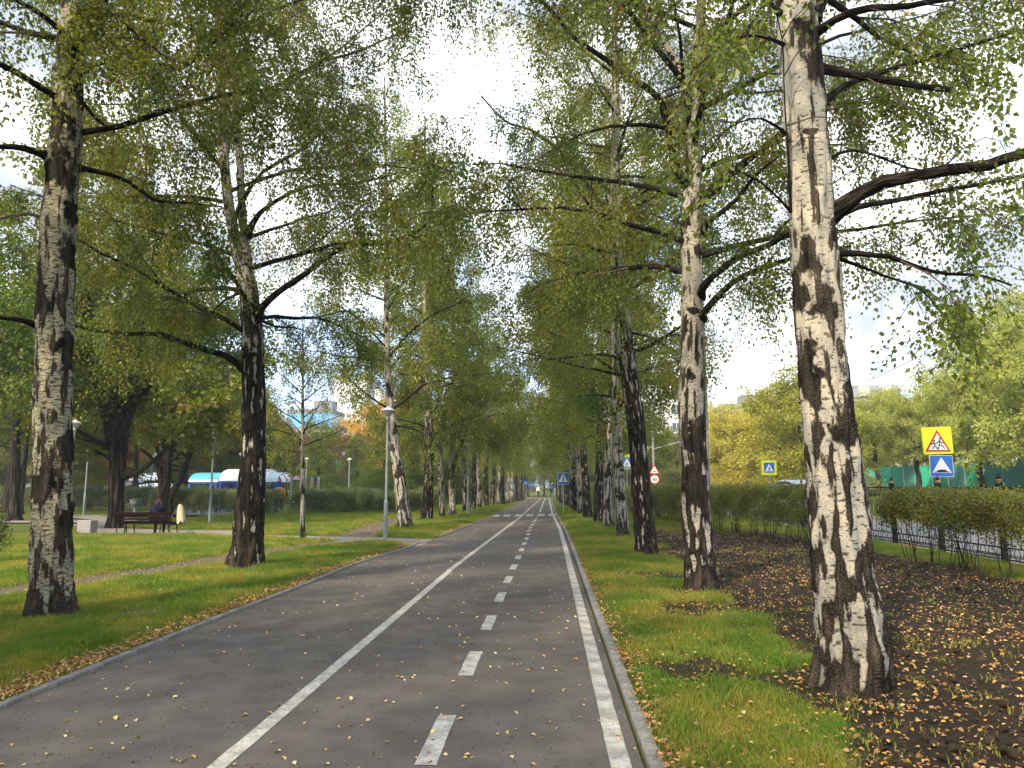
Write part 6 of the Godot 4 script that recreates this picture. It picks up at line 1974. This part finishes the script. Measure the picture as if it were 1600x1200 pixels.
func build_playground() -> void:
	M.blue = mat(srgb(0.015, 0.055, 0.34), 0.5)
	M.lightblue = mat(srgb(0.16, 0.42, 0.68), 0.5)
	M.teal = mat(srgb(0.06, 0.48, 0.58), 0.3)
	M.tealpale = mat(srgb(0.40, 0.66, 0.70), 0.3)
	M.polywhite = mat(srgb(0.80, 0.80, 0.80), 0.35)
	for k in ["teal", "tealpale", "polywhite"]:
		M[k].backlight_enabled = true
		M[k].backlight = Color(0.9, 0.9, 0.9)
	M.red = mat(srgb(0.42, 0.035, 0.025), 0.5)
	M.orange = mat(srgb(0.62, 0.12, 0.03), 0.5)
	M.yellow = mat(srgb(0.7, 0.5, 0.05), 0.5)
	var z := -47.5
	var t := thing("playground_shelter", "blue-posted playground shelter with three barrel roofs, turquoise and white", "shelter", Vector3(-19.85, 0, z))
	barrel("turquoise_roof", t, px(294, z) + 19.85, px(340, z) + 19.85, 1.88, 2.46, 3.0, M.teal, M.blue)
	barrel("white_roof", t, px(342, z) + 19.85, px(410, z) + 19.85, 1.95, 2.68, 3.1, M.polywhite, M.blue)
	barrel("pale_turquoise_roof", t, px(412, z) + 19.85, px(433, z) + 19.85, 1.88, 2.46, 3.0, M.tealpale, M.blue)
	# tables and seats under the roofs
	for x in [px(335, z) + 19.85, px(372, z) + 19.85]:
		var m := MB.new()
		m.cbox(Vector3(x, 0.72, -1.4), Vector3(1.0, 0.06, 0.7), 0.01)
		part("table_top", m, M.lightblue, t)
		for s in [-0.38, 0.38]:
			var l := MB.new()
			l.cbox(Vector3(x + s, 0.35, -1.4), Vector3(0.08, 0.7, 0.55), 0.01)
			part("table_leg", l, M.blue, t)
		var b := MB.new()
		b.cbox(Vector3(x - 0.2, 1.15, -2.3), Vector3(0.35, 1.0, 0.08), 0.015)
		part("seat_back", b, M.blue, t)
	# gate between the hedges
	var g := thing("playground_gate", "blue gate post with a white handrail in the hedge gap, beneath the shelter", "gate", Vector3(px(430, -42.4), 0, -42.4))
	var gp := MB.new()
	gp.cbox(Vector3(0.05, 0.72, 0), Vector3(0.2, 1.5, 0.2), 0.02)
	part("post", gp, M.blue, g)
	var gr1 := MB.new()
	gr1.rod(Vector3(-0.15, 0.0, 0.1), Vector3(-0.02, 1.25, 0.1), 0.035, 8)
	part("handrail", gr1, M.signwhite, g)
	var gr2 := MB.new()
	gr2.cbox(Vector3(-0.35, 1.27, 0.05), Vector3(0.9, 0.07, 0.12), 0.01)
	part("crossbar", gr2, M.lightblue, g)
	var od := thing("play_wheel", "orange-red round play wheel under the right end of the shelter", "play wheel", Vector3(px(437, -46.2), 1.16, -46.2))
	var ow := MB.new()
	ow.lathe([Vector2(0.001, -0.06), Vector2(0.36, -0.06), Vector2(0.40, -0.02), Vector2(0.40, 0.02), Vector2(0.36, 0.06), Vector2(0.001, 0.06)], 18)
	part("disc", ow, M.orange, od).rotation.x = PI * 0.5
	var os := MB.new()
	os.rod(Vector3(0, -1.2, -0.1), Vector3(0, 0.0, -0.1), 0.05, 8)
	part("post", os, M.yellow, od)
	var oh := MB.new()
	oh.lathe([Vector2(0.001, 0.14), Vector2(0.1, 0.12), Vector2(0.12, 0.05)], 12)
	part("hub", oh, M.yellow, od).rotation.x = PI * 0.5
	# climbing frame
	z = -50.0
	var c := thing("climbing_frame", "climbing frame of grey posts and red rungs beside a red arch, right of shelter", "climbing frame", Vector3(px(480, z), 0, z))
	var xs := [455.0, 463.0, 477.0, 482.0, 487.0, 491.0, 498.0]
	for k in xs.size():
		var m := MB.new()
		m.cbox(Vector3(px(xs[k], z) - px(480, z), 1.0, -(k % 2) * 0.9), Vector3(0.13, 2.05 + 0.1 * (k % 3), 0.13), 0.02)
		var o := part("post", m, M.galvanised, c)
		var cp := MB.new()
		cp.ball(Vector3(px(xs[k], z) - px(480, z), 2.06 + 0.05 * (k % 3), -(k % 2) * 0.9), Vector3(0.08, 0.07, 0.08), 8)
		part("cap", cp, M.lightblue, o)
	for k in 6:
		var m := MB.new()
		m.rod(Vector3(px(482, z) - px(480, z), 0.6 + k * 0.24, -0.1), Vector3(px(487, z) - px(480, z), 0.6 + k * 0.24, -0.5), 0.035, 6)
		part("rung", m, M.red, c)
		var q := MB.new()
		q.rod(Vector3(px(491, z) - px(480, z), 0.7 + k * 0.22, -0.3), Vector3(px(498, z) - px(480, z), 0.7 + k * 0.22, -0.1), 0.03, 6)
		part("rung", q, M.red, c)
	var arch := PackedVector2Array()
	var inner := PackedVector2Array()
	for k in 13:
		var a := PI * k / 12.0
		arch.append(Vector2(cos(a) * 0.36, sin(a) * 0.36))
		inner.append(Vector2(cos(a) * 0.26, sin(a) * 0.26 + 0.02))
	var am := MB.new()
	am.prism(arch, -0.04, 0.04)
	part("arch_board", am, M.red, c).position = Vector3(px(464, z) - px(480, z), 2.0, 0.1)
	var im := MB.new()
	im.prism(inner, 0.041, 0.06)
	part("arch_panel", im, M.polywhite, c).position = Vector3(px(464, z) - px(480, z), 2.0, 0.1)
	flat_poly("playground_mat", PackedVector2Array([Vector2(-25, -43.2), Vector2(-12.8, -42.9), Vector2(-12.2, -55), Vector2(-25, -55)]), 0.014, mat(srgb(0.12, 0.14, 0.18), 0.9))
func build_park_things() -> void:
	M.blockgrey = grained(srgb(0.30, 0.295, 0.30), 0.9, surface_texture(256, 71, 0.8, 1.0, 0.05, 0.3, 0.5), 1.2, 0.3)
	build_lamps()
	build_bench()
	build_playground()

# ---------------------------------------------------------------- figures: tapered bones joined in one field, meshed with surface nets
func figure(bones: Array, cell: float, blend: float) -> MB:
	var lo := Vector3.ONE * 1e9
	var hi := -lo
	for b in bones:
		for e in 2:
			var r := Vector3.ONE * (float(b[2 + e]) + blend + cell * 2.0)
			lo = lo.min(b[e] - r)
			hi = hi.max(b[e] + r)
	var nx := int((hi.x - lo.x) / cell) + 2
	var ny := int((hi.y - lo.y) / cell) + 2
	var nz := int((hi.z - lo.z) / cell) + 2
	var f := PackedFloat32Array(); f.resize(nx * ny * nz); f.fill(1.0)
	var near := PackedFloat32Array(); near.resize(nx * ny * nz); near.fill(9.0)
	var who := PackedInt32Array(); who.resize(nx * ny * nz)
	for bi in bones.size():
		var b: Array = bones[bi]
		var a: Vector3 = b[0]
		var d: Vector3 = b[1] - a
		var l2 := maxf(d.length_squared(), 1e-6)
		var m: float = maxf(b[2], b[3]) + blend + cell * 1.5
		var p0: Vector3 = (a.min(b[1]) - lo - Vector3.ONE * m) / cell
		var p1: Vector3 = (a.max(b[1]) - lo + Vector3.ONE * m) / cell
		for z in range(maxi(0, int(p0.z)), mini(nz, int(p1.z) + 2)):
			for y in range(maxi(0, int(p0.y)), mini(ny, int(p1.y) + 2)):
				for x in range(maxi(0, int(p0.x)), mini(nx, int(p1.x) + 2)):
					var p := lo + Vector3(x, y, z) * cell
					var t := clampf((p - a).dot(d) / l2, 0.0, 1.0)
					var s := (p - a - d * t).length() - lerpf(b[2], b[3], t)
					var k := (z * ny + y) * nx + x
					if s < near[k]:
						near[k] = s
						who[k] = bi
					var h := maxf(blend - absf(f[k] - s), 0.0) / blend
					f[k] = minf(f[k], s) - h * h * blend * 0.25
	var mb := MB.new()
	var at := {}
	var off := [0, 1, nx, nx + 1, nx * ny, nx * ny + 1, nx * ny + nx, nx * ny + nx + 1]
	for z in nz - 1:
		for y in ny - 1:
			for x in nx - 1:
				var k := (z * ny + y) * nx + x
				var neg := 0
				for c in 8:
					if f[k + off[c]] < 0.0: neg += 1
				if neg == 0 or neg == 8:
					continue
				var sum := Vector3.ZERO
				var cnt := 0
				for c in 8:
					for ax in 3:
						var c2 := c | (1 << ax)
						if c2 == c: continue
						var fa := f[k + off[c]]
						var fb := f[k + off[c2]]
						if (fa < 0.0) == (fb < 0.0): continue
						var q := Vector3(c & 1, (c >> 1) & 1, c >> 2)
						q[ax] += fa / (fa - fb)
						sum += q
						cnt += 1
				var g := Vector3(f[k + 1] - f[k], f[k + nx] - f[k], f[k + nx * ny] - f[k]) + Vector3(f[k + off[7]] - f[k + off[6]], f[k + off[7]] - f[k + off[5]], f[k + off[7]] - f[k + off[3]])
				mb.col = bones[who[k]][4]
				at[k] = mb.vert(lo + (Vector3(x, y, z) + sum / cnt) * cell, g.normalized())
	var step := [1, nx, nx * ny]
	for k in at:
		for ax in 3:
			var s: int = step[ax]
			if (f[k] < 0.0) == (f[k + s] < 0.0): continue
			var u: int = step[(ax + 1) % 3]
			var w: int = step[(ax + 2) % 3]
			if not (at.has(k - u) and at.has(k - w) and at.has(k - u - w)): continue
			var q := [at[k], at[k - u], at[k - u - w], at[k - w]]
			if f[k] < 0.0:
				mb.i.append_array([q[0], q[2], q[1], q[0], q[3], q[2]])
			else:
				mb.i.append_array([q[0], q[1], q[2], q[0], q[2], q[3]])
	return mb
func lin(r: float, g: float, b: float) -> Color: return Color(r, g, b)
func person_bones(pose: Dictionary, skin: Color, hair: Color, top: Color, legs: Color, shoe: Color) -> Array:
	var p := pose
	var out := [[p.hip, p.hip + Vector3(0, 0.05, 0), 0.15, 0.15, legs], [p.hip, p.chest, 0.145, 0.165, top], [p.chest + Vector3(-0.13, 0.03, 0), p.chest + Vector3(0.13, 0.03, 0), 0.085, 0.085, top], [p.chest, p.neck, 0.07, 0.055, skin], [p.head + Vector3(0, -0.03, -0.015), p.head + Vector3(0, 0.03, 0), 0.078, 0.088, skin], [p.head + Vector3(0, 0.035, 0.025), p.head + Vector3(0, 0.05, 0.01), 0.088, 0.088, hair], [p.head + Vector3(0, -0.02, -0.1), p.head + Vector3(0, -0.035, -0.105), 0.012, 0.016, skin]]
	for s in [-1.0, 1.0]:
		var k := "l" if s < 0.0 else "r"
		var m := Vector3(s, 1, 1)
		out.append([p.head + Vector3(s * 0.088, -0.01, 0.01), p.head + Vector3(s * 0.09, 0.015, 0.012), 0.014, 0.016, skin])
		out.append([p.hip + Vector3(s * 0.09, 0, 0), p["knee" + k], 0.088, 0.062, legs])
		out.append([p["knee" + k], p["foot" + k] + Vector3(0, 0.05, 0.02), 0.06, 0.042, legs])
		out.append([p["foot" + k], p["foot" + k] + Vector3(0, -0.015, -0.17), 0.045, 0.038, shoe])
		out.append([p.chest + Vector3(s * 0.18, 0.03, 0), p["elbow" + k], 0.058, 0.046, top])
		out.append([p["elbow" + k], p["hand" + k], 0.046, 0.032, top])
		var hd: Vector3 = (p["hand" + k] - p["elbow" + k]).normalized()
		out.append([p["hand" + k], p["hand" + k] + hd * 0.07, 0.03, 0.034, skin])
		for fi in 4:
			var a: Vector3 = p["hand" + k] + hd * 0.08 + Vector3(0.018 * (fi - 1.5), 0, 0)
			out.append([a, a + (hd + Vector3(0, -0.6, 0)).normalized() * (0.06 + 0.012 * (1 if fi == 1 or fi == 2 else 0)), 0.009, 0.008, skin])
		out.append([p["hand" + k] + hd * 0.03 + Vector3(-s * 0.025, 0, 0), p["hand" + k] + hd * 0.075 + Vector3(-s * 0.06, 0, -0.01), 0.011, 0.009, skin])
	return out
func build_people() -> void:
	M.figure = mat(Color.WHITE, 0.85)
	M.figure.metallic_specular = 0.12
	M.figure.vertex_color_use_as_albedo = true
	var V := func(x: float, y: float, z: float) -> Vector3: return Vector3(x, y, z)
	var sit := {"hip": V.call(0, 0.56, 0.0), "chest": V.call(0, 0.86, -0.14), "neck": V.call(0, 0.97, -0.19), "head": V.call(0.0, 1.045, -0.24), "kneel": V.call(-0.14, 0.52, -0.44), "kneer": V.call(0.15, 0.52, -0.43), "footl": V.call(-0.15, 0.05, -0.40), "footr": V.call(0.17, 0.05, -0.34), "elbowl": V.call(-0.27, 0.62, -0.30), "elbowr": V.call(0.27, 0.63, -0.29), "handl": V.call(-0.11, 0.60, -0.52), "handr": V.call(0.12, 0.61, -0.51)}
	var skin := lin(0.40, 0.20, 0.14)
	var t := thing("person", "person in a dark navy jacket sitting hunched on the bench, back to the camera", "person", Vector3(px(244, -24.95), 0, -24.95))
	part("body", figure(person_bones(sit, skin, lin(0.06, 0.035, 0.025), lin(0.012, 0.014, 0.03), lin(0.03, 0.03, 0.045), lin(0.02, 0.02, 0.02)), 0.02, 0.035), M.figure, t)
	var walk := {"hip": V.call(0, 0.92, 0), "chest": V.call(0, 1.32, -0.01), "neck": V.call(0, 1.5, -0.02), "head": V.call(0, 1.63, -0.03), "kneel": V.call(-0.09, 0.5, -0.16), "kneer": V.call(0.09, 0.5, 0.02), "footl": V.call(-0.1, 0.06, -0.22), "footr": V.call(0.1, 0.08, 0.3), "elbowl": V.call(-0.24, 1.1, 0.12), "elbowr": V.call(0.24, 1.1, -0.06), "handl": V.call(-0.22, 0.88, 0.02), "handr": V.call(0.22, 0.92, -0.26)}
	var a := thing("person", "walker in dark clothes far off near the right-hand round blue sign", "person", Vector3(px(862, -112.0), 0, -112.0), 0.3, "walkers at the far end")
	part("body", figure(person_bones(walk, skin, lin(0.04, 0.03, 0.02), lin(0.02, 0.025, 0.04), lin(0.02, 0.02, 0.03), lin(0.02, 0.02, 0.02)), 0.03, 0.04), M.figure, a)
	var b := thing("person", "walker in a pale jacket far off in the middle of the path's end", "person", Vector3(px(841, -109.0), 0, -109.0), PI, "walkers at the far end")
	part("body", figure(person_bones(walk, skin, lin(0.05, 0.03, 0.02), lin(0.55, 0.54, 0.5), lin(0.05, 0.05, 0.07), lin(0.02, 0.02, 0.02)), 0.03, 0.04), M.figure, b)
	# pigeon, walking to the left
	var g := lin(0.10, 0.11, 0.13)
	var dk := lin(0.045, 0.05, 0.06)
	var birds := [[V.call(-0.05, 0.13, 0), V.call(0.05, 0.12, 0), 0.052, 0.05, g], [V.call(0.05, 0.12, 0), V.call(0.17, 0.085, 0), 0.042, 0.014, dk], [V.call(0.1, 0.1, -0.02), V.call(0.2, 0.075, -0.015), 0.02, 0.012, dk], [V.call(-0.06, 0.14, 0), V.call(-0.095, 0.205, 0), 0.036, 0.023, lin(0.05, 0.08, 0.075)], [V.call(-0.1, 0.218, 0), V.call(-0.107, 0.22, 0), 0.027, 0.026, g], [V.call(-0.125, 0.215, 0), V.call(-0.15, 0.208, 0), 0.009, 0.004, lin(0.03, 0.03, 0.03)],
		[V.call(0.0, 0.13, 0.045), V.call(0.11, 0.11, 0.035), 0.03, 0.014, lin(0.14, 0.15, 0.17)], [V.call(0.0, 0.13, -0.045), V.call(0.11, 0.11, -0.035), 0.03, 0.014, lin(0.14, 0.15, 0.17)]]
	for s in [-1.0, 1.0]:
		var sx: float = 0.012 * s
		birds.append([V.call(sx, 0.09, s * 0.02), V.call(0.0 + sx * 2.0, 0.045, s * 0.02), 0.016, 0.007, g])
		birds.append([V.call(sx * 2.0, 0.045, s * 0.02), V.call(-0.005 + sx * 2.0, 0.01, s * 0.02), 0.006, 0.006, lin(0.3, 0.08, 0.06)])
		birds.append([V.call(sx * 2.0, 0.008, s * 0.02), V.call(-0.035 + sx * 2.0, 0.006, s * 0.025), 0.006, 0.005, lin(0.3, 0.08, 0.06)])
	var pg := thing("pigeon", "grey pigeon walking on the paved path right of the bench", "pigeon", Vector3(-11.73, 0.004, -24.95))
	part("body", figure(birds, 0.008, 0.02), M.figure, pg)
